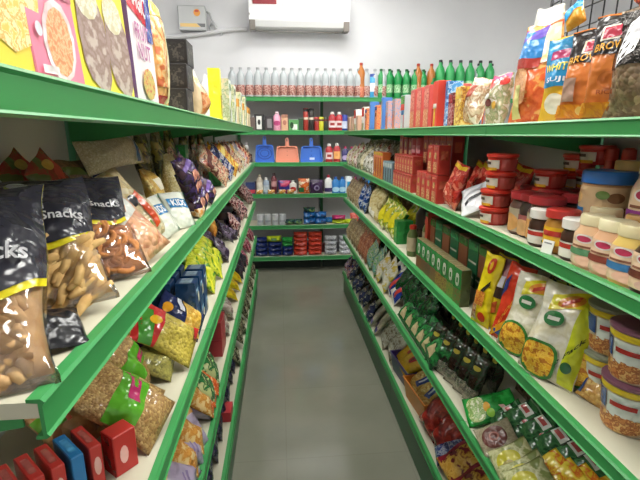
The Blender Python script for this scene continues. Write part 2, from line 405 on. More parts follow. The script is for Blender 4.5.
# ------------------------------------------------------------------ wall fittings
t = empty('air_conditioner'); t.location = (.24, 5.2, 2.63)
pr = [(0, .02), (-.12, .0), (-.19, .03), (-.225, .09), (-.235, .2), (-.22, .32), (0, .33)]
vs = [(x, y, z) for x in (-.53, .53) for y, z in pr]; n = len(pr)
fs = [(i, (i+1) % n, n+(i+1) % n, n+i) for i in range(n)]+[tuple(range(n))[::-1], tuple(n+i for i in range(n))]
mesh('casing', vs, fs, M('#eeeef0', 'hard'), t)
fl = mesh('louver_flap', [(-.5, -.13, -.004), (.5, -.13, -.004), (.5, -.205, .028), (-.5, -.205, .028), (-.5, -.229, .075), (.5, -.229, .075), (-.5, -.13, .0), (.5, -.13, 0)], [(0, 1, 2, 3), (3, 2, 5, 4)], M('#e2e2e4', 'hard'), t)
for sx in (-1, 1): box('end_cap', sx*.50-.03, sx*.50+.03, -.237, -.12, -.012, .085, M('#77706a', 'hard'), t, .004)
box('outlet_slot', -.5, .5, -.16, -.125, -.014, -.002, M('#6d6a66', 'hard'), t)
box('energy_sticker', -.49, -.24, -.2365, -.2335, .235, .30, M('#8e2430', 'card'), t)
box('display', -.19, -.15, -.2375, -.2345, .21, .28, M('#c9cacc', 'hard'), t)
lathe('badge', [(.012, 0), (.012, .003)], M('#c2c2c6', 'hard'), t).matrix_local = Matrix.Translation((-.53, -.228, .14)) @ Matrix.Rotation(PI/2, 4, 'X')
tag(t, 'white split air conditioner mounted high on the back wall', 'air conditioner')
t = empty('voltage_stabilizer'); t.location = (-.895, 5.2, 2.63)
box('case', -.15, .14, -.1, 0, 0, .24, M('#b9bbbd', 'hard'), t, .008)
lathe('badge', [(.035, 0), (.035, .003)], M('#e89a2a', 'hard'), t, 16).matrix_local = Matrix.Translation((.05, -.101, .17)) @ Matrix.Rotation(PI/2, 4, 'X')
box('badge_top', .03, .07, -.106, -.104, .175, .195, M('#c8482a', 'hard'), t)
mesh('stripe', [(-.13, -.102, .03), (.08, -.102, .03), (.04, -.102, .065), (-.13, -.102, .065)], [(0, 1, 2, 3)], M('#e2bb62', 'hard'), t)
mesh('stripe', [(.085, -.102, .03), (.13, -.102, .03), (.13, -.102, .065), (.045, -.102, .065)], [(0, 1, 2, 3)], M('#55565a', 'hard'), t)
tag(t, 'small grey box with orange badge on the wall beside the air conditioner', 'electrical box')
tag(tube('power_cable', [(x, y, z-.15) for x, y, z in [(-.76, 5.17, 2.98), (-.72, 5.16, 2.96), (-.70, 5.165, 2.90), (-.675, 5.165, 2.86), (-.655, 5.17, 2.83), (-.66, 5.17, 2.79), (-.69, 5.17, 2.775), (-.72, 5.17, 2.79), (-.73, 5.17, 2.83), (-.71, 5.17, 2.86), (-.67, 5.165, 2.85), (-.65, 5.17, 2.80), (-.6, 5.18, 2.755)]], .011, M('#b8b9bc', 'hard')), 'looped grey power cable hanging beside the grey electrical box', 'cable')
tag(tube('refrigerant_pipe', [(x, y, z-.09) for x, y, z in [(-1.9, 5.172, 2.66), (-1.4, 5.172, 2.655), (-1.1, 5.172, 2.665), (-.8, 5.172, 2.70), (-.6, 5.172, 2.735), (-.4, 5.172, 2.755), (-.33, 5.172, 2.755)]], .024, M('#d4d4d8', 'matte')), 'pale lagged pipe sagging along the wall to the air conditioner', 'pipe')

t = empty('wire_grid'); t.location = (.90, .86, 1.57)
for i in range(25):
    yy = -.58+i*.05
    tube('vertical_wire' if i not in (0, 24) else 'end_post', [(0, yy, 0), (0, yy, .62)], .0022 if i not in (0, 24) else .005, M('#1c1c22', 'hard'), t, 6)
for j in range(12): tube('horizontal_wire', [(.004, -.58, .03+j*.052), (.004, .62, .03+j*.052)], .002, M('#1c1c22', 'hard'), t, 6)
tag(t, 'black wire display grid standing behind the tall bags on the spice rack', 'wire grid')

# ================================================================== TOP SHELF, CEREAL RACK
k_corn = carton('cereal_box', 'yellow corn flakes box with bowl picture', 'cereal box', .17, .27, .055, '#f3d84e', [('r', 'side_panel', '#f7e37a', -1, 1, .02, .98, 0, 'L'), ('o', 'bowl_picture', M('#f6e9b0', 'card', '#e8a63c', '#f2c860', scale=60), -.75, .85, .08, .78), ('r', 'banner', '#e8c62c', -1, 1, .8, .93)])
k_pink = carton('cereal_box', 'pink cereal flakes box with oval bowl picture', 'cereal box', .12, .225, .05, '#ee88a2', [('o', 'bowl_rim', '#f9dfe2', -.55, .8, .0, .42, .04), ('o', 'bowl_picture', M('#e9a070', 'card', '#f3c59a', '#d98a5a', scale=90), -.42, .66, .03, .38, .04), ('r', 'banner', '#f49ab2', -.95, .95, .44, .57), ('r', 'caption', '#e9e0e6', -.5, .3, .47, .50), ('r', 'logo_panel', '#e6ccd6', -.6, .5, .60, .74), ('t:FLAKES', 'lettering', '#4a4a50', -.55, .45, .62, .72), ('o', 'seal', '#e6e8f2', -.85, -.6, .2, .27), ('r', 'caption', '#f7e9ee', -.85, -.25, .03, .07)])
choc = [('r', 'side_panel', '#f6ea3c', -1, 1, .01, .99, 0, 'L'), ('r', 'side_picture', M('#d99a4e', 'card', '#b5703a', '#f2d24c', scale=50), -1, 1, .01, .3, 0, 'L'), ('s', 'bowl_picture', M('#a9928a', 'card', '#937a6e', '#c4b6ac', scale=30), -.4, .98, .02, .60, -.06), ('o', 'milk_splash', M('#e9e3d2', 'card', '#cfc6a2', scale=40), -.4, .7, .42, .66), ('r', 'banner', '#f2e98a', -.9, .95, .86, .96), ('t:CHOCO', 'lettering', '#3c2c2a', -.7, .9, .70, .82)]
k_choc = carton('cereal_box', 'yellow chocolate cereal box with brown bowl', 'cereal box', .115, .235, .05, '#f0e24a', choc)
k_museli = carton('cereal_box', 'white fruit cereal box with red banner', 'cereal box', .115, .27, .05, '#eee6e8', [('r', 'side_panel', '#7a5aa8', -1, 1, 0, 1, 0, 'L'), ('r', 'banner', '#dc3c48', -1, .75, .58, .86, -.05), ('t:MAGIC', 'lettering', '#f4f0f2', -.8, .5, .63, .78, -.05), ('r', 'corner', '#3c4a9a', .45, 1, .45, 1), ('r', 'corner', '#2f3c8c', -1, 1, .88, 1), ('t:FRUIT', 'lettering', '#c27aa8', -.7, .5, .43, .54), ('t:NUT', 'lettering', '#c27aa8', -.6, .5, .3, .41), ('o', 'bowl_picture', M('#dfc070', 'card', '#b0b26a', '#c86a4a', scale=80), -.5, .6, .03, .25)])
k_orange = bag('cereal_pouch', 'tan orange cereal pouch with yellow crimped top', 'pouch', .12, .235, .05, '#efb873', [('r', 'header', '#f0d63a', -.98, .98, .86, .99), ('r', 'picture', M('#f0a860', 'busy', '#e9c890', '#e07a50', scale=30), -.8, .8, .2, .84), ('r', 'stripe', '#f4ecb4', .2, .6, .05, .8, .1), ('r', 'logo', '#b8323a', -.7, .1, .04, .12)], 3)
k_black = carton('tea_carton', 'black carton with faint silver print', 'carton', .095, .068, .09, '#2c2a2c', [('r', 'front_print', M('#3a3836', 'card', '#2a282a', '#6a665e', scale=60), -.85, .85, .12, .88), ('r', 'side_print', M('#343234', 'card', '#262426', '#57534e', scale=60), -.85, .85, .12, .88, 0, 'L')])
k_redblack = carton('tea_carton', 'black carton with red brown side', 'carton', .10, .09, .06, '#3c3a34', [('r', 'side_print', M('#8a3c30', 'card', '#57271f', scale=50), -.9, .9, .05, .95, 0, 'L')])
k_tan = bag('flour_pouch', 'tan pouch with white shoulder and brown print', 'pouch', .11, .13, .07, '#e3c9a4', [('r', 'picture', M('#cf8a55', 'busy', '#d9a878', '#b9683a', scale=30), -.8, .3, .1, .7), ('r', 'side_band', '#ece6dc', .4, .95, .05, .9)], 5)
k_yel = carton('cereal_box', 'slim bright yellow carton', 'carton', .05, .22, .05, '#e9e436', [('r', 'side_panel', '#f3ee3c', -1, 1, 0, 1, 0, 'L'), ('r', 'print', M('#d8c83c', 'card', '#8a5a34', scale=40), -.8, .8, .1, .5)])
k_wbag = bag('flour_bag', 'large glossy white flour bag with red corner', 'bag', .26, .27, .11, '#efe9df', [('r', 'corner', '#c8323c', .5, .9, .72, .9), ('r', 'print', M('#efe8cf', 'busy', '#e8d99a', scale=14), -.6, .4, .2, .7)], 6)
k_gpk = carton('cereal_box', 'white carton with green badge and lime stripe', 'carton', .11, .22, .05, '#dfe3dc', [('r', 'side_panel', M('#b9bfa0', 'card', '#8a9a6a', '#d8c9a0', scale=30), -1, 1, 0, 1, 0, 'L'), ('o', 'badge', '#4a9a46', -.6, .5, .74, .92), ('r', 'stripe', '#b9cf3c', -1, 1, .3, .42, .2), ('r', 'stripe', '#3f6f6a', -.9, -.6, .02, .3)])
k_ow = carton('biscuit_box', 'small orange and white carton with dark stripe', 'carton', .07, .16, .05, '#d8c9a8', [('r', 'banner', '#f0a63a', -1, 1, .7, 1), ('r', 'side_panel', '#e0a050', -1, 1, .7, 1, 0, 'L'), ('r', 'stripe', '#4a4038', -.2, .1, .1, .75)])
k_tealbit = carton('juice_carton', 'short teal and white carton', 'carton', .05, .07, .05, '#7fa8a4', [('r', 'print', '#dfe6e2', -.7, .5, .3, .8), ('r', 'side_print', '#cfdcd8', -.6, .6, .3, .8, 0, 'L')])
L(1, k_corn, -18, lean=2); L(1, k_tealbit, 20, inset=.03); L(1, k_corn, 20, inset=.13, label='yellow corn flakes box set back behind the pink box')
L(1, k_pink, 44, inset=.015, lean=3, roll=-2); L(1, k_choc, 84, inset=.015, lean=3, yaw=-6); L(1, k_choc, 111, inset=.015, lean=3, yaw=-6)
L(1, k_museli, 141, inset=.012, lean=2, yaw=-4); L(1, k_orange, 163, inset=.01, lean=2, yaw=-5)
for i in range(3): L(1, k_black, 187, inset=.015, dz=.069*i, stack='a')
L(1, k_redblack, y=1.63, inset=.11, dz=.139)
for i in range(2): L(1, k_black, y=1.63, inset=.11, dz=.069*i, stack='b', label='black carton under the red-sided one')
L(1, k_tan, 207, inset=.012); L(1, k_tan, y=1.70, inset=.13, label='tan pouch tucked behind the front pouch')
L(1, k_yel, 219, inset=.01); L(1, k_wbag, y=2.10, inset=.10); L(1, k_gpk, 229, inset=.01); L(1, k_wbag, y=2.75, inset=.10)
for i, px in enumerate((234, 237.5, 240.5, 243, 245)): L(1, k_ow if i % 2 else k_gpk, px, inset=.012)
for i in range(3): L(1, k_ow, y=3.75+.12*i, inset=.012)

# ================================================================== SECOND SHELF, CEREAL RACK: big snack bags
def snack_bag(label, w, h, t, seed, fill, c1, c2, hdr=.52, tiltxt=0, words=('Sri', 'Deshan Snacks')):
    """transparent film bag, charcoal header edged in yellow, snacks loose inside"""
    root = empty('snack_bag'); f = bag_surface(w, h, t, seed, .04, 1.3, .7); rr = random.Random(seed)
    g = bag_surface(w*.95, h*.62, t*.5, seed+1, .02, .6, .3)
    core = bag_mesh('snack_filling', lambda u, v, off=0, back=False: tuple(a+b for a, b in zip(g(u, v, off, back), (0, 0, .012))), M(c1, 'matte', c2, scale=38), root, 14, 14)
    vs, fs = [], []
    def add(pts, r, closed, n=6):
        b = len(vs); m = len(pts)
        for i, p in enumerate(pts):
            d = (pts[(i+1) % m] if closed or i < m-1 else p)-(pts[i-1] if closed or i > 0 else p); d.normalize()
            a = d.cross(Vector((.3, .9, .2))).normalized(); c = d.cross(a); rad = r*(1 if closed or 0 < i < m-1 else .5)
            for k in range(n): q = 2*PI*k/n; vs.append(tuple(p+a*(rad*math.cos(q))+c*(rad*math.sin(q))))
        for i in range(m if closed else m-1):
            for k in range(n): j = (i+1) % m; fs.append((b+i*n+k, b+i*n+(k+1) % n, b+j*n+(k+1) % n, b+j*n+k))
        if not closed: fs.append(tuple(b+k for k in range(n))[::-1]); fs.append(tuple(b+(m-1)*n+k for k in range(n)))
    for i in range({'rings': 70, 'sticks': 90, 'chunks': 190}[fill]):
        u = rr.uniform(-.8, .8); v = rr.uniform(.05, hdr+.08); x, y, z = f(u, v, -.011); p0 = Vector((x*.9, y, z))
        nx = Vector((rr.uniform(-.5, .5), -1, rr.uniform(-.5, .5))).normalized(); a = nx.cross(Vector((0, 0, 1))).normalized(); b = nx.cross(a)
        if fill == 'rings':
            R0 = rr.uniform(.010, .017); add([p0+a*(R0*math.cos(q))+b*(R0*.85*math.sin(q)) for q in [2*PI*k/12 for k in range(12)]], .0052, True)
        elif fill == 'sticks':
            th = rr.uniform(.2, 1.4); d = a*math.cos(th)+b*math.sin(th); l = rr.uniform(.025, .045); add([p0-d*l, p0-d*l*.4, p0+d*l*.4, p0+d*l], .0085, False)
        else:
            th = rr.uniform(0, 3.1); d = a*math.cos(th)+b*math.sin(th); l = rr.uniform(.014, .03); add([p0-d*l*.8, p0-d*l*.3+nx*rr.uniform(-.004, .004), p0+d*l*.4+b*rr.uniform(-.006, .006), p0+d*l*.8], rr.uniform(.006, .0095), False, 7)
    o = mesh('snack_filling', vs, fs, M(c1, 'matte', c2, scale=60), root, True); o['kind'] = 'stuff'
    bag_mesh('film', f, M('#ffffff', 'clear'), root, 24, 30)
    decals(f, [('s', 'border', '#e0d020', -1.18, 1.18, hdr-.14, 1.5), ('s', 'header', '#26262e', -1.16, 1.1, hdr-.10, 1.5)][:0], root, 2)
    # charcoal header with a curved lower edge, yellow piping under it
    def band(name, mat, lo, off):
        vv, ff = [], []; nu, nv = 20, 12
        for j in range(nv+1):
            for i in range(nu+1):
                u = -.995+1.99*i/nu; b0 = lo+.16*(abs(u-.05))**2.2; vv.append(f(u, b0+(.985-b0)*j/nv, off))
        for j in range(nv):
            for i in range(nu): a = j*(nu+1)+i; ff.append((a, a+1, a+nu+2, a+nu+1))
        mesh(name, vv, ff, M(mat), root, True)
    band('border', '#e2d322', hdr-.035, .0015); band('header', '#31313b', hdr, .003)
    decals(f, [('o', 'badge_rim', '#b8c83a', -.28, .12, .84, .93, -.05), ('o', 'badge', '#dfe3da', -.24, .08, .85, .92, -.05), ('t:'+words[0], 'lettering', '#d0d0d4', -.15, .25, hdr+.235, hdr+.295, .05), ('t:'+words[1], 'lettering', '#d0d0d4', -.66, .84, hdr+.13, hdr+.205, .05)], root, 2, .0042)
    k = Kind(root, label, 'snack bag', w, t, h); return k
k_sn1 = snack_bag('charcoal-topped snack bag full of brown chunky fritters', .20, .30, .09, 11, 'chunks', '#e0b884', '#b98f60', .30)
k_sn2 = snack_bag('charcoal-topped snack bag full of pale fried sticks', .18, .25, .075, 12, 'sticks', '#e4c080', '#c89c5c', .36)
k_sn3 = snack_bag('charcoal-topped snack bag full of orange ring snacks', .18, .25, .075, 14, 'rings', '#e09a5c', '#c07a44', .40)
L(2, k_sn1, y=.50, inset=.0, lean=52, roll=0, yaw=-66, dz=.0)
L(2, k_sn2, y=.665, inset=.008, lean=48, roll=-4, yaw=-64)
L(2, k_sn3, y=.83, inset=.008, lean=48, roll=-4, yaw=-62)
L(2, k_sn2, y=.62, inset=.17, lean=40, roll=-6, yaw=-40, label='charcoal-topped snack bag wedged behind the others')
k_flatblack = bag('snack_pouch', 'black pouch with yellow edge lying on the deck', 'pouch', .06, .07, .02, '#1d1d22', [('r', 'edge_strip', '#d8cc2a', -1, -.8, .02, .98)], 21)
L(2, k_flatblack, y=.53, inset=.0, lean=60, roll=30, yaw=-20)
k_poha = bag('rice_flake_bag', 'cream rice flake bag with white and blue label', 'grain bag', .10, .26, .075, M('#d6c8a0', 'grain', '#bfb088', '#e4dcc0', scale=260), [('r', 'label', '#dfe3e0', -.9, .9, .80, .93), ('r', 'label_band', '#1f5a86', -.5, .9, .82, .92)], 22, 1.2, part='film')
L(2, k_poha, at=(112, 153), dz=.145, lean=20, roll=84, yaw=-20, label='cream rice flake bag lying across the top of the pile')
k_redbg = bag('masala_pouch', 'dull red pouch behind the snack bags', 'pouch', .13, .16, .05, M('#a83a2e', 'busy', '#8c4a2e', '#5f6a34', scale=16), [('r', 'stripe', '#c8503c', -.9, .8, .55, .72, .2), ('o', 'badge', '#cfa64a', -.2, .6, .78, .92)], 23)
for px, py, l in ((34, 190, 24), (60, 190, 24)): L(2, k_redbg, at=(px, py), lean=l, roll=-25, dz=.05)
k_brownbg = bag('lentil_bag', 'brown lentil bag leaning on the back panel', 'grain bag', .16, .15, .06, M('#7d5b38', 'grain', '#6b4a2c', '#9a744a', scale=160), [('r', 'stripe', '#6a7a3a', -.9, .9, .7, .85)], 24)
for px, py in ((8, 188), (160, 170), (128, 165)): L(2, k_brownbg, at=(px, py), lean=14, roll=4, dz=.04 if px < 20 else 0)
k_navyp = bag('masala_pouch', 'navy blue pouch standing behind the ring snacks', 'pouch', .08, .17, .04, '#22285e', [('r', 'edge_strip', '#aab83a', .82, .98, .05, .95)], 25)
L(2, k_navyp, at=(101, 190), lean=14, roll=4)
k_pasta = bag('pasta_bag', 'clear pasta bag with orange strip and black badge', 'pasta bag', .13, .19, .06, M('#d9c79a', 'grain', '#c7b07a', '#e6dbbc', scale=70), [('r', 'edge_strip', '#b8c23c', -.98, -.86, .05, .95), ('r', 'label', '#d8542e', .1, .38, .12, .62, .1), ('o', 'badge', '#26262c', -.3, .12, .46, .62), ('r', 'label_foot', '#7aa04a', -.8, .0, .10, .2, .1)], 26, 1.4, part='film')
L(2, k_pasta, at=(128, 208), lean=34, roll=-16, yaw=-24)
k_noodle = bag('noodle_bag', 'yellow vermicelli bag at the back of the pile', 'pasta bag', .11, .15, .06, M('#dcb84e', 'grain', '#c99a36', '#eed98a', scale=90), [('r', 'label', '#efe9d4', -.5, .5, .4, .7)], 27, part='film')
L(2, k_noodle, at=(153, 188), lean=20)
k_pinkrice = bag('sev_bag', 'pinkish pasta bag with white and green label', 'pasta bag', .14, .16, .06, M('#d79a6a', 'grain', '#e4b892', '#c9805a', scale=70), [('r', 'label', '#e4e6de', -.6, .7, .55, .82, .1), ('o', 'badge', '#3a8a4a', -.5, -.1, .8, .95)], 28, 1.4, part='film')
L(2, k_pinkrice, at=(149, 228), lean=40, roll=-14, yaw=-24)
k_puff = bag('puffed_rice_bag', 'clear bag of puffed rice with twisted top', 'grain bag', .13, .17, .07, M('#cdbd86', 'grain', '#b8a566', '#e2d8b0', scale=190), [], 29, 1.2, .6, taper=.5)
L(2, k_puff, at=(174, 176), lean=12, yaw=-20, dz=.02)
k_kid = bag('flour_pouch', 'white pouch with blue lettered band', 'pouch', .095, .11, .03, '#dfe3d6', [('r', 'label', '#1f6fa6', -.75, .8, .52, .78, -.04), ('t:KIDS', 'lettering', '#e8eef2', -.55, .6, .56, .74, -.04), ('r', 'edge_strip', '#2f7a5a', .88, .98, .04, .96)], 31, .6, .1)
L(2, k_kid, at=(158, 218), lean=28, roll=-10, yaw=-24); L(2, k_kid, at=(184, 210), lean=28, roll=4, yaw=-30)
k_crm = bag('papad_pack', 'cream packet edge behind the blue-banded pouches', 'packet', .10, .13, .03, '#e4dcc0', [('r', 'print', '#d6cba4', -.8, .8, .2, .6)], 32)
L(2, k_crm, at=(190, 195), lean=16)
def rollpack(name, label, col, r, l, c2, seed, cap):
    root = empty(name); pr_ = [(r*.3, 0), (r*.85, .004), (r, .015), (r, l-.015), (r*.85, l-.004), (r*.3, l)]
    lathe('wrap', pr_, M(col, 'busy', c2, scale=30), root, 14); lathe('end_label', [(r*.88, l-.0045), (r*.86, l)], M(cap, 'film'), root, 14); return Kind(root, label, 'packet', 2*r, 2*r, l)
k_purple = bag('noodle_pouch', 'purple and black snack pouch', 'pouch', .08, .095, .05, M('#2c2028', 'busy', '#4a3470', '#5a3c4c', scale=20), [('o', 'picture', M('#cfa08a', 'busy', '#b86a5a', scale=40), -.5, .5, .1, .45), ('r', 'banner', '#6f549c', -.8, .8, .62, .76, .15)], 33, 1.4)
k_orpk = bag('cracker_pouch', 'small orange and cream pouch on bare deck', 'pouch', .08, .08, .045, M('#e2a25a', 'busy', '#efe0c0', '#c87832', scale=26), [], 34)
L(2, k_orpk, at=(200, 206), lean=30)
for px, py, dz, ro in ((207, 200, 0, -20), (216, 196, 0, -30), (204, 184, .06, -18), (223, 190, .0, -25), (213, 182, .06, -30), (197, 174, .09, -20), (207, 172, .1, -15), (222, 200, 0, -30)):
    L(2, k_purple, at=(px+5, py), dz=dz, lean=25, roll=ro, yaw=-18)
k_grnb = carton('green_carton', 'deep green carton standing among the pouches', 'carton', .07, .13, .06, '#1f7a3a', [('r', 'side_panel', '#2a8a44', -.9, .9, .05, .95, 0, 'L'), ('r', 'print', '#bcd0a8', -.6, .6, .55, .7)])
L(2, k_grnb, y=2.15, inset=.20, dz=.08); L(2, k_grnb, y=2.28, inset=.06)
# fan of slanted packets further along
fan = [('#d9c9a8', '#b8483c', '#6a3a34'), ('#c8503a', '#e8d8b0', '#8a2a2a'), ('#3c4a8a', '#d9d4cc', '#20284e'), ('#e6dcc4', '#8a7a5a', '#c89a4a'), ('#5a3a34', '#c9b494', '#3a2420'), ('#e0b83a', '#c84a32', '#f0dc80'), ('#efe8da', '#c86a6a', '#8a8a9a')]
FN = ['tan and maroon', 'red and cream', 'navy and silver', 'cream and gold', 'dark brown', 'yellow and red', 'white and rose']
k_fan = [bag('snack_packet', 'slanted %s snack packet' % n, 'packet', .12, .20, .035, M(a, 'busy', b, c, scale=22), [('r', 'banner', c, -.9, .9, .7, .85, .1)], 40+i, 1.2, lod=1) for i, ((a, b, c), n) in enumerate(zip(fan, FN))]
yy = 2.20
for i in range(22):
    k = k_fan[(i*3+i//5) % 7]; L(2, k, y=yy, inset=.02+.03*(i % 3), lean=22, roll=-38-rnd(0, 12), yaw=-25, dz=.0)
    yy += .088
for i in range(12): L(2, k_fan[(i*2) % 7], y=2.0+.17*i, inset=.2, lean=8, roll=-10)
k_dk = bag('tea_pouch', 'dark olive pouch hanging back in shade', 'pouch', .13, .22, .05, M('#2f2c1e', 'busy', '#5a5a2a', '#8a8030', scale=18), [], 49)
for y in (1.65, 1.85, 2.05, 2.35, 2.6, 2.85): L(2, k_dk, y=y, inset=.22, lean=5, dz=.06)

# ================================================================== THIRD SHELF, CEREAL RACK
k_mcar = carton('matchstick_carton', 'small red carton with white oval emblem', 'carton', .021, .085, .08, '#b0302a', [('r', 'top_print', '#a2554e', -.5, .5, .2, .8, 0, 'T'), ('o', 'emblem', '#d8a8a0', -.6, .6, .3, .75, 0, 'F')])
k_mblu = carton('matchstick_carton', 'small blue carton squeezed in the red row', 'carton', .021, .085, .08, '#1f6fa8', [('r', 'top_print', '#4a92c0', -.5, .5, .2, .8, 0, 'T')])
for i in range(6): L(3, k_mblu if i == 4 else k_mcar, y=.605+.0225*i, inset=.195-.021*i, yaw=-44)
k_bigred = carton('matchstick_carton', 'larger red carton with white tag at the row end', 'carton', .045, .085, .04, '#b8302c', [('o', 'emblem', '#e8b0a8', -.55, .2, .25, .7), ('r', 'side_panel', '#a42a28', -1, 1, 0, 1, 0, 'L')])
L(3, k_bigred, y=.735, inset=.045, yaw=-40)
seedm = M('#a8824a', 'grain', '#8a6636', '#c8a86a', scale=190)
k_seed = bag('seed_bag', 'bag of brown seeds with green label', 'grain bag', .13, .19, .065, seedm, [('r', 'label', '#5cab2e', -.95, .95, .34, .68, .05), ('r', 'logo', '#b8326a', -.1, .75, .44, .58, .12)], 51, 1.3, part='film')
L(3, k_seed, at=(148, 402), lean=44, roll=-24, yaw=-30, dz=.0); L(3, k_seed, at=(116, 396), lean=44, roll=-30, yaw=-30, label='bag of brown seeds lying under another with its green label tipped away'); L(3, k_seed, at=(128, 365), lean=20, roll=-8, label='bag of brown seeds upright against the back panel')
k_mix = bag('snack_bag', 'clear snack bag with green and orange label', 'snack bag', .12, .14, .05, M('#c98a4c', 'grain', '#d8a868', '#a86a34', scale=60), [('r', 'label', '#6fae2a', -.98, -.2, .5, .78), ('r', 'label_edge', '#cf5a2a', -.2, -.05, .48, .8), ('r', 'label', '#5a9a3c', .35, .98, .3, .7)], 52, 1.4, part='film')
L(3, k_mix, y=.80, inset=.13, lean=35, roll=-10, yaw=-34, dz=.0)
k_plum = bag('chips_pouch', 'shiny plum purple pouch', 'pouch', .10, .14, .05, '#5f1f4c', [('r', 'print', '#4a1a3e', -.8, .8, .3, .7)], 53, 1.3)
L(3, k_plum, at=(136, 340), lean=30, roll=-24, yaw=-20, dz=.02); L(3, k_plum, at=(128, 345), lean=15, roll=-10, label='shiny plum purple pouch half hidden at the back')
k_soup = bag('pasta_pack', 'red and green pasta pack with golden pasta window', 'pasta pack', .13, .19, .055, M('#b9a838', 'grain', '#cdb84a', '#9a8a2c', scale=120), [('r', 'header', '#c9302e', -.99, .99, .62, .97), ('r', 'header_band', '#4e9a3c', -.99, .6, .74, .93, .1), ('o', 'badge', '#e8b82a', -.2, .4, .66, .82), ('r', 'lower_corner', '#b8302e', .3, .99, .02, .12)], 54, 1.3, part='film')
L(3, k_soup, at=(168, 333), lean=38, roll=-34, yaw=-28, dz=.01)
k_green2 = bag('lentil_bag', 'olive lentil bag slumped below the pasta pack', 'grain bag', .10, .12, .05, M('#8f8a3c', 'grain', '#a8a04c', '#706c2c', scale=150), [], 55)
L(3, k_green2, at=(152, 360), lean=50, roll=-30, yaw=-20)
k_blup = bag('pasta_pack', 'navy and yellow macaroni pack with orange badge', 'pasta pack', .11, .16, .05, '#27305c', [('r', 'window', M('#e0b23a', 'grain', '#c8922a', '#f0d070', scale=80), -.8, .85, .08, .52, .1), ('o', 'badge', '#eda62a', -.5, .2, .78, .95), ('r', 'caption', '#d8dce6', -.1, .8, .6, .7, .1)], 56)
L(3, k_blup, at=(181, 316), lean=34, roll=-34, yaw=-28); L(3, k_blup, at=(165, 300), lean=18, roll=-20, yaw=-22, label='navy and yellow macaroni pack tucked behind the first')
k_bbox = carton('milk_carton', 'small dark blue drink carton with white side', 'carton', .058, .085, .06, '#1e3f6a', [('r', 'top_print', '#9fb4c8', -.85, .85, .2, .8, 0, 'T'), ('r', 'side_panel', '#27507e', -1, 1, 0, 1, 0, 'L'), ('r', 'caption', '#8fb0cc', -.7, .5, .5, .7), ('r', 'picture', '#c6c2b4', .2, .9, .1, .5)])
for c in range(3):
    for rrw in range(2):
        for t_ in range(2): L(3, k_bbox, y=1.33+.075*c, inset=.03+.075*rrw, dz=.0865*t_, stack=(c, rrw))
k_bbag = bag('biscuit_pack', 'dark blue biscuit pack beside the drink cartons', 'packet', .12, .16, .05, M('#1f2a52', 'busy', '#3c5a8a', '#8aa0b8', scale=18), [], 57)
for y in (1.30, 1.42, 1.55): L(3, k_bbag, y=y, inset=.22, dz=.03, lean=10)
k_lime = bag('snack_packet', 'lime yellow snack packet with green print', 'packet', .12, .16, .04, M('#b8c42e', 'busy', '#d8dc4a', '#5a9a2e', scale=20), [('r', 'stripe', '#e4e23c', -.9, .9, .3, .4, .3)], 58, 1.4)
k_lim2 = bag('snack_packet', 'orange red snack packet among lime packets', 'packet', .11, .14, .04, M('#e0602e', 'busy', '#f09a3c', scale=24), [], 59, 1.4)
for y, i_, dz, ro in ((1.68, .03, 0, -35), (1.76, .08, .03, -30), (1.84, .02, 0, -50), (1.88, .11, .05, -28), (1.97, .04, 0, -40), (2.08, .05, .0, -45), (1.78, .18, .07, -12), (2.05, .16, .05, -30)): L(3, k_lime, y=y, inset=i_, dz=dz, lean=34, roll=ro, yaw=-18)
for y in (1.92, 2.02): L(3, k_lim2, y=y, inset=.10, dz=.06, lean=44, roll=-50)
k_dpur = bag('coffee_pouch', 'dark purple black pouch with silver glints', 'pouch', .10, .13, .05, M('#221a2a', 'busy', '#3f2f4c', '#6f6278', scale=26), [], 60, 1.6)  # the greyish flecks belong to the print colour
for i in range(12): L(3, k_dpur, y=2.12+.075*i, inset=.02+.07*(i % 3), dz=.03*(i % 2), lean=30, roll=rnd(-50, -15))
k_orj = bag('jam_pouch', 'orange spouted pouch in front of dark jar', 'pouch', .09, .12, .05, M('#c9762a', 'busy', '#e0a04a', scale=30), [], 61)
L(3, k_orj, y=2.30, inset=.10, dz=.09, lean=20)
jar = lambda r, h: [(r*.85, 0), (r, .006), (r, h*.8), (r*.86, h*.9), (r*.86, h)]
k_djar = vessel('pickle_jar', 'black-lidded jar with pale wrap label', 'jar', jar(.05, .12), '#4a3a34', [(.048, .118), (.052, .120), (.052, .142), (.048, .146)], '#222024', [('r', 'label', '#c8bcae', -1.9, 1.9, .15, .62)])
L(3, k_djar, y=2.62, inset=.05, dz=.05); L(3, k_djar, y=2.9, inset=.06, dz=.04)
k_cand = [bag('candy_bag', '%s candy bag in the heap' % n, 'candy bag', .13, .16, .055, M(a, 'busy', b, c, scale=34), [], 62+i, 1.6) for i, (n, a, b, c) in enumerate((('maroon and white', '#7a3038', '#c8b8ae', '#4a2428'), ('brown and rose', '#8a6a5a', '#d8c8bc', '#a04a4a'), ('grey and plum', '#6a5a66', '#b8acb4', '#3f2f3a')))]
for i in range(26): L(3, k_cand[i % 3], y=2.60+.058*i, inset=.01+.08*(i % 3), dz=.05*(i % 2)+.05*((i//2) % 2), lean=25+rnd(-5, 15), roll=rnd(-50, 10))
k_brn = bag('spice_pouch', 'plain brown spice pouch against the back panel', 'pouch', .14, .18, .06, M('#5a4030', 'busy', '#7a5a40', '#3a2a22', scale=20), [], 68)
for i in range(9): L(3, k_brn, y=1.75+.26*i, inset=.24, lean=6)

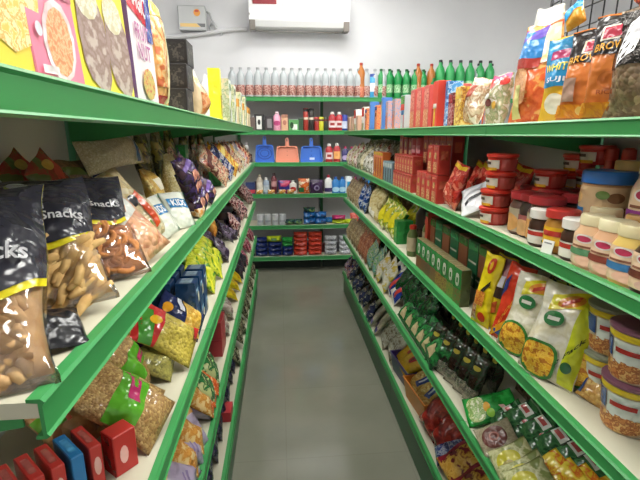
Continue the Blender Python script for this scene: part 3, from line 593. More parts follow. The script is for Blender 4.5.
# ================================================================== FOURTH SHELF, CEREAL RACK
k_lav = bag('biscuit_pack', 'lavender biscuit packet with orange end', 'packet', .10, .14, .05, '#a99cb4', [('r', 'banner', M('#d98a3a', 'busy', '#c8a26a', scale=30), -.98, .98, .76, .96), ('r', 'print', '#8a7aa0', -.5, .5, .3, .36), ('r', 'print', '#8a7aa0', -.5, .3, .42, .46)], 71, 1.3)
for px, py, dz, ro in ((194, 404, 0, -45), (205, 428, .0, 10), (184, 448, .0, -50), (201, 466, 0, -5), (178, 480, .0, -35)): L(4, k_lav, at=(px, py), dz=dz, lean=38, roll=ro, yaw=-18)
k_ylo = bag('biscuit_pack', 'amber biscuit packet beside lavender packets', 'packet', .10, .15, .045, M('#d39a4a', 'busy', '#c4803a', '#e6c88a', scale=30), [], 72, 1.3)
for px, py in ((186, 432), (203, 452), (198, 398)): L(4, k_ylo, at=(px, py), dz=.02, lean=40, roll=-20)
k_grn = bag('snack_packet', 'dark green foil snack packet', 'packet', .12, .16, .05, M('#1d5a30', 'busy', '#2f7f42', '#bcc88a', scale=24), [], 73, 1.5)
for px, py in ((202, 385), (198, 372), (207, 366), (204, 358)): L(4, k_grn, at=(px, py), lean=30, roll=-25)
k_orr = bag('snack_packet', 'orange red striped snack packet', 'packet', .08, .17, .03, M('#c84a26', 'busy', '#e07a3a', '#f0d0a0', scale=28), [], 74, 1.2)
for px, py in ((215, 387), (217, 376), (212, 396)): L(4, k_orr, at=(px, py), lean=40, roll=-10, dz=.01)
k_rbox = carton('soap_carton', 'plain red carton beside brown snacks', 'carton', .13, .08, .10, '#a8323a', [('r', 'top_print', '#b84a50', -.8, .8, .2, .8, 0, 'T')])
L(4, k_rbox, y=1.83, inset=.03); L(4, k_rbox, y=1.83, inset=.03, dz=.082)
k_bw = bag('snack_packet', 'white and brown swirl snack packet', 'packet', .12, .15, .05, M('#d4ccc4', 'busy', '#7a4a3a', '#b8a89c', scale=22), [], 75, 1.5)
for y, i_ in ((1.98, .02), (2.08, .08), (2.17, .02), (2.27, .06), (1.96, .16)): L(4, k_bw, y=y, inset=i_, lean=30, roll=-30)
k_yel2 = bag('noodle_packet', 'bright yellow noodle packet', 'packet', .12, .15, .04, '#e0c81e', [('r', 'banner', '#c8a012', -.8, .8, .4, .6, .2)], 76, 1.3)
for y, i_ in ((2.42, .02), (2.50, .05), (2.58, .02), (2.66, .06), (2.73, .02)): L(4, k_yel2, y=y, inset=i_, lean=42, roll=-40)
k_rose = bag('candy_bag', 'rose pink candy packet', 'packet', .10, .15, .04, M('#a8485a', 'busy', '#d8a0a8', '#6a2a3a', scale=30), [], 77, 1.4)
k_blk = bag('coffee_pouch', 'black pouch between yellow and pink packets', 'pouch', .11, .14, .05, M('#1f1c24', 'busy', '#3c3640', scale=30), [], 78, 1.4)
for i in range(5): L(4, k_blk, y=2.82+.07*i, inset=.02+.05*(i % 2), lean=28, roll=rnd(-40, -10))
for i in range(14): L(4, k_rose, y=3.15+.065*i, inset=.01+.06*(i % 3), lean=28, roll=rnd(-40, -10), dz=.03*(i % 2))
for i in range(12): L(4, k_cand[i % 3], y=.8+.28*i, inset=.22, lean=8, dz=0)

# ================================================================== BASE SHELF, CEREAL RACK
k_nvy = bag('detergent_bag', 'navy bag with purple sheen', 'bag', .13, .16, .05, M('#1d1d3a', 'busy', '#34305e', '#5a5470', scale=22), [], 81, 1.5)  # the purple is part of the mottled print
for i in range(13): L(5, k_nvy, y=1.42+.07*i, inset=.035+.05*(i % 2), lean=26, roll=rnd(-30, 0), dz=.02*(i % 2))
k_yc = bag('snack_packet', 'round golden packet with blue logo', 'packet', .12, .12, .05, '#d9a92c', [('o', 'logo', '#2f4a8a', -.3, .3, .4, .62)], 82)
L(5, k_yc, y=1.30, inset=.02, lean=45)
k_rp = [bag('snack_packet', '%s snack packet at the bottom' % n, 'packet', .12, .15, .045, M(a, 'busy', b, c, scale=30), [], 83+i, 1.5) for i, (n, a, b, c) in enumerate((('red and gold', '#a8322a', '#d8903a', '#5a2430'), ('olive and cream', '#6a6a48', '#c4bca0', '#3c3a2c'), ('brown and white', '#7a4a3a', '#cbbcae', '#4a2a26'), ('grey and plum', '#5f5458', '#a89ca0', '#3a3038')))]
for i in range(9): L(5, k_rp[0], y=.86+.055*i, inset=.02+.07*(i % 3), lean=34, roll=rnd(-40, 0))
for i in range(26): L(5, k_rp[1+i % 3], y=2.30+.07*i, inset=.01+.06*(i % 3), lean=26, roll=rnd(-40, 0), dz=.02*(i % 2))
k_redsm = carton('soap_carton', 'small red soap carton on bare white deck', 'carton', .09, .05, .05, '#b83238'); L(5, k_redsm, y=1.83, inset=.012)

# ================================================================== TOP SHELF, SPICE RACK
k_brown = bag('rice_bag', 'tall orange bag with black header lettered BROWN', 'rice bag', .105, .195, .05, '#cf7636', [('r', 'header', '#2c2626', -.985, .985, .62, .985), ('r', 'logo_rim', '#e8dcc8', -.62, .62, .76, .90, .03), ('r', 'logo', '#b8324a', -.54, .54, .775, .885, .03), ('t:BROWN', 'lettering', '#dfa03a', -.72, .72, .66, .735, .03), ('r', 'vegetarian_mark', '#e6e0d6', .55, .78, .54, .60), ('o', 'picture', '#b5622c', -.35, .45, .30, .46), ('r', 'foot_band', M('#e2922a', 'busy', '#d07a2c', '#efb04a', scale=26), -.97, .97, .03, .17), ('o', 'badge', '#a8623a', .1, .6, .05, .14), ('t:RICE', 'lettering', '#9a4a26', -.3, .4, .24, .285)], 101, .8, .15)
k_brown2 = bag('rice_bag', 'tall orange bag with black header partly overlapped', 'rice bag', .105, .19, .05, '#cf7a3c', [('r', 'header', '#2c2626', -.985, .985, .62, .985), ('r', 'logo_rim', '#e8dcc8', -.3, .8, .74, .88, .05), ('r', 'logo', '#c0364e', -.2, .72, .755, .865, .05), ('t:BROWN', 'lettering', '#dfa03a', -.72, .85, .64, .72, .05), ('r', 'vegetarian_mark', '#e6e0d6', .6, .82, .52, .58), ('r', 'picture', '#b39080', -.7, -.1, .2, .45), ('r', 'foot_band', M('#e2922a', 'busy', '#d07a2c', '#efb04a', scale=26), -.97, .97, .03, .17), ('o', 'badge', '#e8c06a', .0, .5, .05, .15)], 102, 1.0, .15)
k_sujiblue = bag('semolina_bag', 'tall blue and yellow semolina bag', 'semolina bag', .09, .195, .045, '#e6b83a', [('r', 'header', '#2f8ec4', -.985, .985, .42, .985), ('r', 'logo', '#b8386a', -.5, .5, .74, .84), ('t:WHITE', 'lettering', '#e8d83a', -.75, .75, .60, .69), ('t:SUJI', 'lettering', '#e6eef4', -.5, .5, .46, .53), ('o', 'bowl_picture', '#ece6d2', -.55, .7, .10, .34)], 103, 1.0, .2)
k_fry = bag('fryums_bag', 'tall clear bag of orange sticks under blue purple header', 'snack bag', .14, .25, .07, M('#e0703a', 'busy', '#d65a30', '#eeb46a', scale=16), [('r', 'header', '#3c8ad0', -.9, .35, .66, .93), ('r', 'header_top', '#6f5ac0', -.9, .35, .85, .97, .04), ('r', 'band', '#b04038', -.95, .35, .56, .66), ('s', 'picture', M('#c98a62', 'busy', '#dca878', scale=30), -.95, .1, .2, .56), ('r', 'stripe', '#d9d28a', -.75, -.35, .05, .4), ('r', 'side_window', M('#f0e2c0', 'busy', '#f4ecd8', '#e8c98a', scale=14), .38, .97, .60, .97)], 104, 1.3, .4, .25)
k_white = bag('rice_bag', 'glossy white bag showing over the shorter bags', 'rice bag', .11, .31, .06, M('#f0ebe4', 'busy', '#e8dccb', '#faf8f4', scale=9), [], 105, 1.5, .4, .3)
k_bluyel = bag('snack_pouch', 'small blue and orange pouch tipped up high', 'pouch', .045, .055, .03, M('#e39a2a', 'busy', '#e8b04a', scale=14), [('r', 'header', '#2f9ad8', -.98, .98, .5, .98, .2)], 106, 1.2)
k_foil = bag('spice_bag', 'dark bag with silver foil folds', 'spice bag', .15, .20, .07, M('#84694c', 'grain', '#6a523a', '#a08a6a', scale=110), [('r', 'header', M('#3a3634', 'foil'), -.98, .98, .45, .98), ('r', 'crease', '#d8d8dc', -.6, -.2, .5, .9, .3), ('r', 'crease', '#c8c8cc', .0, .2, .45, .8, -.3)], 107, 1.6)
k_redor = bag('snack_pouch', 'crumpled red and orange pouch resting on the tall bags', 'pouch', .09, .07, .03, M('#c8542a', 'busy', '#e8903a', '#6a2a26', scale=26), [], 108, 1.6)
k_mixc = bag('candy_bag', 'clear bag of wrapped sweets with pink header', 'candy bag', .10, .15, .05, M('#b8a888', 'busy', '#8a9a6a', '#e2dcd0', scale=34), [('r', 'header', '#e85a8a', -.9, .9, .88, .99), ('o', 'tie', '#d8403a', -.95, -.3, .72, .92), ('o', 'tie', '#d8403a', .3, .95, .74, .92), ('o', 'sweet', '#d9a848', .1, .5, .3, .45), ('o', 'sweet', '#6a3a34', -.3, .1, .35, .5), ('o', 'sweet', '#e8e4e0', -.5, -.1, .5, .62)], 109, 1.5)
k_cook = bag('cookie_bag', 'cream cookie bag with brown red slanted panel', 'cookie bag', .12, .145, .05, M('#d9c4a4', 'busy', '#a87a58', '#efe6d6', scale=24), [('r', 'panel', '#a84a34', -.9, .1, .45, .85, .25), ('r', 'header', '#e8b088', -.6, .9, .86, .98)], 110, 1.4)
TALL = [('biscuit_carton', 'dark red biscuit carton', '#9a2c30', '#c8a0a0', '#5a1c22', .045, .12), ('biscuit_carton', 'yellow biscuit carton with brown picture', '#e8c050', '#a8683c', '#f0dc90', .05, .135), ('biscuit_carton', 'sky blue tall biscuit carton', '#4a9ad8', '#c8e0f0', '#2a6ab0', .05, .175)]
k_t = [carton(n, l, 'carton', w, h, .06, M(a, 'card', b, c, scale=36), [('r', 'panel', a, -.9, .9, .7, .95)]) for n, l, a, b, c, w, h in TALL]
k_redtag = carton('biscuit_carton', 'scarlet topped carton with a white price tag', 'carton', .06, .18, .05, '#d8402e', [('r', 'label', '#e8e4e0', -.6, .6, .42, .52), ('r', 'stripe', '#e8c048', -.2, .3, .02, .42), ('r', 'stripe', '#b8322a', -.9, -.5, .02, .42)])
k_salmon = carton('wafer_carton', 'salmon red striped tall carton', 'carton', .065, .175, .05, '#d0605a', [('r', 'print', M('#d87068', 'card', '#e8a088', '#b84a48', scale=50), -.9, .9, .5, .92), ('r', 'print', M('#c85a50', 'card', '#e0a060', '#e8c8a0', scale=70), -.9, .9, .05, .45)])
k_tri = carton('wafer_carton', 'green red and blue banded tall carton', 'carton', .065, .165, .05, '#b8c0c4', [('r', 'band', '#5a9a4a', -1, 1, .74, .98), ('r', 'band', '#c8443a', -1, 1, .56, .74), ('r', 'band', '#4a8ac0', -.6, .9, .42, .56), ('r', 'stripe', '#d8404a', .7, 1, .0, .42)])
k_multi = carton('wafer_carton', 'pale carton with orange and blue streaks', 'carton', .06, .16, .05, M('#a8a0b4', 'card', '#e0906a', '#7a9ac0', scale=60), [('r', 'streak', '#e8703a', -.5, -.1, .02, .5), ('r', 'streak', '#e88a3a', .3, .7, .02, .6), ('r', 'streak', '#6a8ac0', -.9, -.6, .1, .9)])
k_orbl = carton('wafer_carton', 'orange carton with navy cap band', 'carton', .07, .155, .05, M('#e07a4a', 'card', '#d8a060', '#c85a48', scale=60), [('r', 'band', '#3a3a8a', -.9, .9, .8, .95), ('r', 'streak', '#5a8ad0', -1, -.7, .05, .95), ('r', 'picture', '#7a4a34', -.4, .5, .55, .7)])
k_redwh = carton('wafer_carton', 'red over white small carton', 'carton', .09, .17, .06, '#e4e0dc', [('r', 'band', '#d83c34', -1, 1, .6, .98), ('r', 'print', M('#5a9a5a', 'card', '#e8a050', '#3a6aa0', scale=60), -.9, .9, .02, .32)])
k_kraft = carton('wafer_carton', 'plain tan brown carton', 'carton', .07, .12, .07, '#b89480')
k_tealb = carton('wafer_carton', 'slim blue carton on edge', 'carton', .035, .19, .06, '#4a7ac0', [('r', 'streak', '#e0d0b0', -.3, .4, .1, .9)])
Rr(1, k_foil, y=.755, inset=.0, lean=4, yaw=22); Rr(1, k_foil, y=.66, inset=.12, lean=4)
Rr(1, k_brown, 604, inset=.005, lean=3, yaw=26, roll=1); Rr(1, k_brown2, 574, inset=.02, lean=5, yaw=26, roll=3); Rr(1, k_sujiblue, 552, inset=.03, lean=3, yaw=24)
Rr(1, k_fry, 525, inset=.03, lean=4, yaw=24); Rr(1, k_white, 533, inset=.10, lean=2, yaw=30)
Rr(1, k_bluyel, y=.985, inset=.035, dz=.195, lean=15, roll=-25, yaw=20); Rr(1, k_redor, y=.80, inset=.05, dz=.19, lean=45, roll=-35, yaw=20); Rr(1, k_redor, y=.70, inset=.03, dz=.20, lean=40, roll=-25, label='crumpled red and orange pouch over the foil bag')
Rr(1, k_mixc, 490, inset=.02, lean=8, yaw=8); Rr(1, k_cook, 469, inset=.02, lean=10, roll=12, yaw=8)
Rr(1, k_t[1], 460, inset=.02); Rr(1, k_t[0], 452.5, inset=.02); Rr(1, k_t[2], 447, inset=.05); Rr(1, k_redtag, 437, inset=.02)
for i, px in enumerate((428, 420.5)): Rr(1, k_salmon, px, inset=.02)
Rr(1, k_salmon, 414, inset=.02); Rr(1, k_tri, 404, inset=.02); Rr(1, k_multi, 395, inset=.02); Rr(1, k_multi, 388, inset=.02); Rr(1, k_tealb, 383, inset=.02)
Rr(1, k_orbl, 377, inset=.02); Rr(1, k_tealb, 371, inset=.02); Rr(1, k_redwh, 364, inset=.02); Rr(1, k_orbl, 367, inset=.02, label='orange carton with navy cap band turned sideways'); Rr(1, k_kraft, 358, inset=.02); Rr(1, k_redwh, 356, inset=.02)
Rr(1, k_kraft, 353, inset=.02); Rr(1, k_kraft, 350, inset=.02)
for i in range(9): Rr(1, [k_multi, k_salmon, k_orbl][i % 3], y=1.55+.27*i, inset=.13)

# ================================================================== SECOND SHELF, SPICE RACK
tubp = [(.036, 0), (.038, .004), (.043, .043)]
def tub_extra(root): pass
k_tub = vessel('sauce_tub', 'red round tub with white and yellow print', 'tub', tubp, '#c02c22', [(.0435, .042), (.047, .044), (.047, .052), (.044, .054)], '#d23a2c', [('r', 'label', '#d8ccc0', -.9, .3, .22, .82), ('r', 'label', '#e0a832', -.8, .2, .1, .3), ('r', 'logo', '#5a4a44', -.7, -.1, .5, .7), ('r', 'label', '#c85a54', .4, 1.6, .1, .85)])
k_rjar = vessel('chutney_jar', 'dark jar with red lid and rosy label', 'jar', jar(.043, .10), '#33221c', [(.038, .098), (.044, .100), (.044, .116), (.040, .119)], '#8f2a2e', [('r', 'label', '#9a5a58', -1.9, 1.9, .12, .62), ('o', 'picture', '#c89a6a', -.6, .4, .06, .5), ('r', 'tag', '#dcae20', .55, .85, .15, .6)])
k_rjar2 = vessel('chutney_jar', 'jar with red lid and tan nut picture', 'jar', jar(.043, .10), '#5a3a30', [(.038, .098), (.044, .100), (.044, .116), (.040, .119)], '#a83034', [('r', 'label', '#a89a84', -1.9, 1.9, .1, .75), ('o', 'picture', '#c8935a', -.8, .2, .1, .6), ('o', 'badge', '#d8b020', .45, .85, .2, .65)])
k_spread = vessel('chocolate_spread_jar', 'small dark spread jar with white lid', 'jar', jar(.032, .072), '#3a1f16', [(.029, .070), (.033, .072), (.033, .092), (.030, .094)], '#e6e2dc', [('r', 'label', '#d8d2c8', -1.2, 1.2, .12, .6), ('r', 'logo', '#b0302c', -.5, .5, .4, .55), ('o', 'picture', '#5a7a3a', .4, .9, .15, .35)])
k_honey = vessel('honey_jar', 'small amber jar with bright red lid', 'jar', jar(.036, .085), '#a8742a', [(.032, .083), (.037, .085), (.037, .102), (.034, .104)], '#c23a34', [('r', 'label', '#d8a82a', -.9, .9, .25, .75), ('r', 'caption', '#b8382e', -.4, .4, .5, .65)])
k_pb = vessel('peanut_butter_jar', 'wide peanut butter jar with blue lid', 'jar', [(.050, 0), (.055, .006), (.055, .098), (.052, .108)], '#a87a50', [(.052, .108), (.057, .110), (.057, .134), (.054, .138)], '#2a6cc0', [('r', 'label', '#cdb08a', -1.95, 1.95, .25, .95), ('o', 'picture', '#e8c080', -.9, -.3, .55, .85), ('r', 'stripe', '#3c7ab8', -1.0, -.2, .28, .48), ('o', 'nut', '#7a5638', .35, .75, .62, .84), ('o', 'nut', '#7a5638', .2, .55, .32, .52), ('o', 'nut', '#8a6444', .7, 1.05, .35, .55), ('o', 'leaf', '#6f8a4a', .1, .4, .7, .88)])
k_pb2 = vessel('peanut_butter_jar', 'peanut butter jar with navy lid set behind', 'jar', [(.050, 0), (.055, .006), (.055, .098), (.052, .108)], '#6a4a34', [(.052, .108), (.057, .110), (.057, .134), (.054, .138)], '#1c2f6a')
def mayo(label, name, body, lidc, band, w=.040, h=.092, right='#e8b8a0'):
    return vessel(name, label, 'jar', [(w*.92, 0), (w, .008), (w, h*.78), (w*.82, h*.92), (w*.8, h)], body, [(w*.78, h-.002), (w*.84, h), (w*.84, h+.018), (w*.78, h+.021)], lidc, [('r', 'label', '#e6c8a8', -.85, .85, .1, .8), ('o', 'logo_rim', '#ece4e0', -.42, .22, .60, .80), ('o', 'logo', '#b83a5a', -.34, .14, .63, .77), ('r', 'caption', '#8a5a48', -.5, .5, .50, .545), ('r', 'band', band, -.8, .7, .32, .47), ('o', 'picture', right, -.3, .7, .08, .32)], .8, lidname='cap')
k_may1 = mayo('cream jar with green banded label', 'mayonnaise_jar', '#e2b890', '#ddd0a8', '#5f9068')
k_may2 = mayo('peach jar with maroon banded label', 'mayonnaise_jar', '#dfae88', '#e4dab4', '#8a4238')
k_may3 = mayo('cream jar with blue banded label and yellow side', 'mayonnaise_jar', '#e0c06a', '#d8cba0', '#3f78ac')
k_may4 = mayo('dark brown jar with gold cap in front row', 'mayonnaise_jar', '#3c221a', '#c89a5c', '#6a3a30', right='#d8b0a0')
k_bbq = mayo('tall dark jar with tan cap and yellow label', 'sauce_jar', '#3a211a', '#b89a5a', '#3a2f2a', .042, .14, '#d8904a')
k_whj = mayo('tall pinkish cream jar with purple banded label', 'mayonnaise_jar', '#e4c4ae', '#e8e2d6', '#8a3a8a', .047, .14)
# front row at the near end
Rr(2, k_may1, 583, inset=.012, yaw=25); Rr(2, k_may2, 602, inset=.012, yaw=25); Rr(2, k_may3, 622, inset=.012, yaw=25); Rr(2, k_may4, 646, inset=.012, yaw=25)
Rr(2, k_may2, y=.60, inset=.012, yaw=25, label='peach jar with maroon banded label at the row end')
k_capj = mayo('peach jar with tan cap in the second row', 'mayonnaise_jar', '#dfae88', '#c89a58', '#8a4238')
Rr(2, k_capj, y=.80, inset=.10, yaw=25); Rr(2, k_capj, y=.69, inset=.11, yaw=25); Rr(2, k_may1, y=.90, inset=.095, yaw=25, label='cream jar with green banded label in the second row')
Rr(2, k_bbq, 616, inset=.17, dz=.0545, yaw=25); Rr(2, k_whj, 642, inset=.13, dz=.0545, yaw=25); Rr(2, k_tub, 616, inset=.165, label='red round tub under the tall dark jar'); Rr(2, k_tub, 642, inset=.13, label='red round tub under the purple banded jar'); Rr(2, k_whj, y=.66, inset=.21, yaw=25)
Rr(2, k_pb, 588, inset=.11, dz=.0545, yaw=20); Rr(2, k_tub, 588, inset=.118, label='red round tub propping up the peanut butter jar'); Rr(2, k_pb2, y=1.04, inset=.235, yaw=20, dz=.02)
Rr(2, k_spread, 534, inset=.02, yaw=20); Rr(2, k_honey, 550, inset=.02, yaw=20); Rr(2, k_spread, 567, inset=.02, yaw=20)
tagm = carton('price_sticker', 'white sticker with square black code leaning on the red-lidded jar', 'sticker', .03, .035, .002, '#e4e2dc', [('r', 'caption', '#8a8a88', -.7, .7, .75, .85)], ch=0)
Rr(2, tagm, 548, inset=.006, lean=12, yaw=15)
for i in range(5): Rr(2, k_rjar2, y=1.14-.0*i+.092*(i-1), inset=.04 if i < 3 else .13, yaw=20) if i < 2 else None
for y, i_ in ((1.17, .14), (1.07, .145), (1.27, .14), (1.10, .045)): Rr(2, k_rjar, y=y, inset=i_, yaw=20)
for y, i_ in ((1.20, .235), (1.10, .24)): Rr(2, k_rjar, y=y, inset=i_, yaw=20, dz=.0)
for t_ in range(4): Rr(2, k_tub, y=1.285, inset=.02 if t_ < 2 else .03, yaw=25, dz=.0545*t_, stack='front')
for t_ in range(3): Rr(2, k_tub, y=1.22, inset=.15, yaw=25, dz=.0545*t_+.01, stack='mid')
for t_ in range(4): Rr(2, k_tub, y=1.24, inset=.25, yaw=25, dz=.0545*t_, stack='rear')
for t_ in range(4): Rr(2, k_tub, y=1.18, inset=.255, yaw=25, dz=.12+.0545*t_ if t_ > 1 else .0705*t_+.12, stack='rear two') if t_ < 2 else None
k_redbtl = vessel('ketchup_bottle', 'slim red sauce bottle at the back', 'bottle', [(.028, 0), (.03, .01), (.03, .12), (.016, .17), (.013, .21)], '#a8261e', [(.015, .205), (.017, .21), (.016, .235), (.01, .24)], '#c83a2c')
for y in (1.06, .98, 1.12): Rr(2, k_redbtl, y=y, inset=.27)
k_wfoil = bag('spice_sachet', 'crumpled white foil sachet hanging over the rail', 'sachet', .11, .13, .03, '#dfe0e6', [('r', 'print', '#3a3a3f', -.6, .6, .35, .45, .2), ('r', 'print', '#b8bac2', -.7, .6, .6, .7, .2)], 121, 1.8)
Rr(2, k_wfoil, y=1.41, inset=.005, lean=42, roll=-38, yaw=18)
k_pouchr = bag('spice_pouch', 'red spice pouch with yellow header', 'pouch', .13, .165, .045, M('#a02420', 'busy', '#c03a2c', '#d07058', scale=18), [('r', 'header', '#dcae28', -.85, .85, .88, .97), ('r', 'picture', M('#c85a48', 'busy', '#b03028', '#e0a088', scale=30), -.6, .6, .1, .5)], 122, 1.2)
for i, (y, i_) in enumerate(((1.55, .015), (1.50, .10), (1.44, .19), (1.60, .12))): Rr(2, k_pouchr, y=y, inset=i_, lean=12, roll=8)
def redbox(label, w, h, c1='#a83028', seed=0): return carton('spice_carton', label, 'carton', w, h, .05, c1, [('r', 'picture', M('#c89060', 'card', '#a8402c', '#e0c090', scale=90), -.6, .6, .06, .42), ('o', 'emblem', '#e0b880', -.4, .4, .52, .76), ('r', 'band', '#c86a5a', -.8, .8, .84, .94), ('r', 'side_print', '#c0604a', -.6, .6, .5, .8, 0, 'R')])
k_rb1 = redbox('brick red spice carton', .062, .115, '#b83a30'); k_rb2 = redbox('small red spice carton with white square', .045, .085, '#bc443a'); k_rb3 = redbox('deep red spice carton', .07, .14, '#9c2c28')
for c in range(4):
    for t_ in range(2): Rr(2, k_rb1 if c < 2 else k_rb1, y=1.70+.066*c, inset=.015, dz=.117*t_, stack=c) if not (c > 1 and t_ == 1) else None
for c in range(7): Rr(2, k_rb2, y=2.035+.048*c, inset=.015, dz=0, stack=c)
for c in range(7): Rr(2, k_rb2, y=2.035+.048*c, inset=.02, dz=.087, stack=c)
for c in range(5): Rr(2, k_rb3, y=1.78+.075*c, inset=.10, dz=.13, stack=c)
for c in range(14): Rr(2, k_rb3, y=1.66+.075*c, inset=.10 if c > 4 else .17, dz=0, stack=c, label='deep red spice carton standing in the second row')
k_tin = vessel('spice_tin', 'tall shiny red tin above the cartons', 'tin', [(.035, 0), (.036, .003), (.036, .125), (.035, .128)], '#a8242c', None, None, [('r', 'label', '#c8808a', -.5, .5, .4, .7), ('r', 'band', '#d89a3a', -1.9, 1.9, .05, .15)])
for y in (2.16, 2.24): Rr(2, k_tin, y=y, inset=.08, dz=.13)
for y in (2.33, 2.42, 2.51): Rr(2, k_rb3, y=y, inset=.10, dz=.13, label='deep red carton stacked beside the tall tins')
k_bgrey = carton('spice_carton', 'slate blue and white spice carton', 'carton', .05, .12, .05, '#6f8690', [('r', 'band', '#c8d0d0', -.9, .9, .75, .92), ('r', 'streak', '#26303f', -.4, .2, .05, .7)])
k_yelor = carton('spice_carton', 'yellow topped orange spice carton', 'carton', .06, .165, .05, '#cf6a2c', [('r', 'band', '#dcb82c', -1, 1, .88, 1), ('r', 'streak', '#e0a830', .2, .8, .1, .8), ('r', 'streak', '#b03a28', -.8, -.2, .1, .8)])
for i in range(4): Rr(2, k_bgrey, y=2.40+.055*i, inset=.015)
for i in range(4): Rr(2, k_yelor, y=2.64+.065*i, inset=.015)
k_pale = [bag('herb_bag', '%s herb pouch slumped in the far pile' % n, 'pouch', .13, .17, .055, M(a, 'busy', b, c, scale=26), [], 130+i, 1.6) for i, (n, a, b, c) in enumerate((('cream', '#cbbf9a', '#ded6bc', '#a89a70'), ('grey white', '#aaa69a', '#dedbd2', '#77705f'), ('rosy white', '#c9b0a4', '#e2d8ce', '#9a4a42'), ('olive grey', '#8f8c72', '#b4b096', '#5f5c48')))]
ys = [2.92+.068*i for i in range(18)]
for i, y in enumerate(ys): Rr(2, k_pale[(1, 2, 1, 0, 1, 2, 0, 0, 3)[i % 9]], y=y, inset=.015+.06*(i % 2), lean=26, roll=30+rnd(-10, 15), yaw=15, dz=.02*(i % 2))
for i in range(11): Rr(2, k_pale[(3, 3, 1)[i % 3]], y=2.95+.1*i, inset=.18, lean=10, dz=.06)

# ================================================================== THIRD SHELF, SPICE RACK
k_mag = bag('noodle_packet', 'tall yellow noodle packet with red oval', 'noodle packet', .075, .235, .035, '#e6cf1e', [('o', 'logo', '#c03a1e', -.35, .45, .74, .96), ('o', 'logo_core', '#e6b02a', -.12, .22, .79, .91), ('r', 'print', '#2c2320', -.3, .5, .5, .58, .2), ('r', 'picture', M('#b4502a', 'busy', '#d89a3a', scale=30), -.8, .3, .28, .48), ('o', 'logo', '#c03a1e', -.1, .7, .06, .2), ('r', 'picture', M('#c8b88a', 'busy', '#8a4a2a', scale=30), -.9, -.3, .05, .28)], 141, .8)
k_mag2 = bag('noodle_packet', 'tall yellow noodle packet with brown and mauve band', 'noodle packet', .075, .235, .035, '#dcc024', [('r', 'band', '#a0707a', -.95, .95, .72, .98), ('r', 'sticker', '#d8d4dc', -.5, .6, .60, .75), ('r', 'band', '#3c2a22', -.97, .97, .45, .60), ('r', 'print', '#b8542a', -.5, .6, .2, .36, .1)], 142, .8)
k_redn = bag('noodle_packet', 'tall shiny red noodle packet', 'noodle packet', .085, .235, .035, '#cf3a22', [('r', 'stripe', '#2f3a7a', -.9, -.5, .6, .8, .3), ('t:NOODLE', 'lettering', '#e6a83a', -.6, .7, .40, .50, .5), ('o', 'picture', '#3c4a9a', -.7, .0, .06, .16), ('r', 'stripe', '#e8a02a', -.9, .3, .12, .22, .2)], 143, 1.0)
oatd = [('r', 'side_band', '#c5cc2a', .45, .98, .02, .97), ('r', 'corner', '#dcd02c', -.6, .5, .78, .95, .1), ('o', 'logo', '#d88a2a', -.35, .45, .80, .93, .1), ('r', 'logo_core', '#c03a24', -.2, .3, .84, .89, .2), ('o', 'badge', '#2f7a44', -.6, .1, .58, .74), ('r', 'caption', '#e8e8e0', -.45, -.05, .64, .68), ('s', 'bowl_rim', '#3c7a3a', -.98, .35, -.02, .40), ('s', 'picture', M('#d8a02e', 'busy', '#e6c04a', '#b8702a', scale=60), -.9, .25, .0, .37), ('o', 'badge', '#2a5a34', .5, .85, .18, .3), ('t:2 Pack', 'lettering', '#2c3a2a', .3, .95, .38, .44, .6)]
k_oat = bag('oats_pack', 'big white and lime noodle pack with bowl picture', 'noodle pack', .145, .235, .055, M('#d9d4c0', 'busy', '#d0c8a8', '#e8e4d6', scale=14), oatd, 144, 1.4, lod=2)
k_oat2 = bag('oats_pack', 'white noodle pack with green badge behind', 'noodle pack', .145, .225, .05, M('#d4cfba', 'busy', '#c9c4a0', '#e6e2d2', scale=14), oatd[1:8], 145, 1.4, lod=2)
k_dg = bag('noodle_pack', 'dark green noodle pack piled at the back', 'noodle pack', .15, .17, .04, M('#1f2c1e', 'busy', '#4a5c26', '#a8a03a', scale=16), [('o', 'logo', '#b8402c', -.3, .3, .6, .8)], 146, 1.3)
k_nest = bag('noodle_pack', 'clear bag of dried noodle nests', 'noodle pack', .07, .08, .04, M('#c89a4a', 'grain', '#b07a34', '#e0c070', scale=120), [('r', 'edge', '#3a4a7a', -.98, -.7, .1, .9)], 147, 1.4, part='film')
cup_prof = [(.040, 0), (.041, .006), (.052, .105)]
def cup(label, c1, c2): return vessel('noodle_cup', label, 'noodle cup', cup_prof, c1, [(.052, .104), (.055, .106), (.055, .112), (.052, .114), (.02, .114)], c2, [('r', 'rim_band', '#dcc02e', -2, 2, .86, .99), ('r', 'panel', '#34528a', -.9, -.25, .45, .84), ('r', 'panel', '#cdd4cc', -.2, .7, .35, .84), ('o', 'picture', M('#c08048', 'card', '#8a4a2a', '#d8b070', scale=80), -.8, 1.0, .04, .42), ('r', 'stripe', '#cfae2a', .8, 1.15, .4, .84), ('r', 'caption', '#a8322c', -.1, .5, .6, .7)], extra=None)
k_cup1 = cup('noodle cup with yellow rim and blue panel', '#b9ab94', '#8a8f7a'); k_cup2 = cup('noodle cup with purple foil lid', '#c0a88c', '#7a4f62')
Rr(3, k_cup1, y=.835, inset=.085, yaw=20, stack='outer'); Rr(3, k_cup1, y=.835, inset=.085, dz=.1145, yaw=30, stack='outer')
Rr(3, k_cup2, y=.725, inset=.05, yaw=20, stack='next'); Rr(3, k_cup2, y=.725, inset=.05, dz=.1145, yaw=12, stack='next')
Rr(3, k_cup1, y=.71, inset=.17, yaw=20, stack='rear'); Rr(3, k_cup1, y=.71, inset=.17, dz=.1145, yaw=20, stack='rear')
Rr(3, k_oat, at=(560, 335), lean=14, yaw=30, roll=6); Rr(3, k_oat2, at=(528, 318), lean=12, yaw=30, roll=6); Rr(3, k_oat, at=(603, 345), lean=16, yaw=30, roll=10, label='white and lime noodle pack leaning second in line')
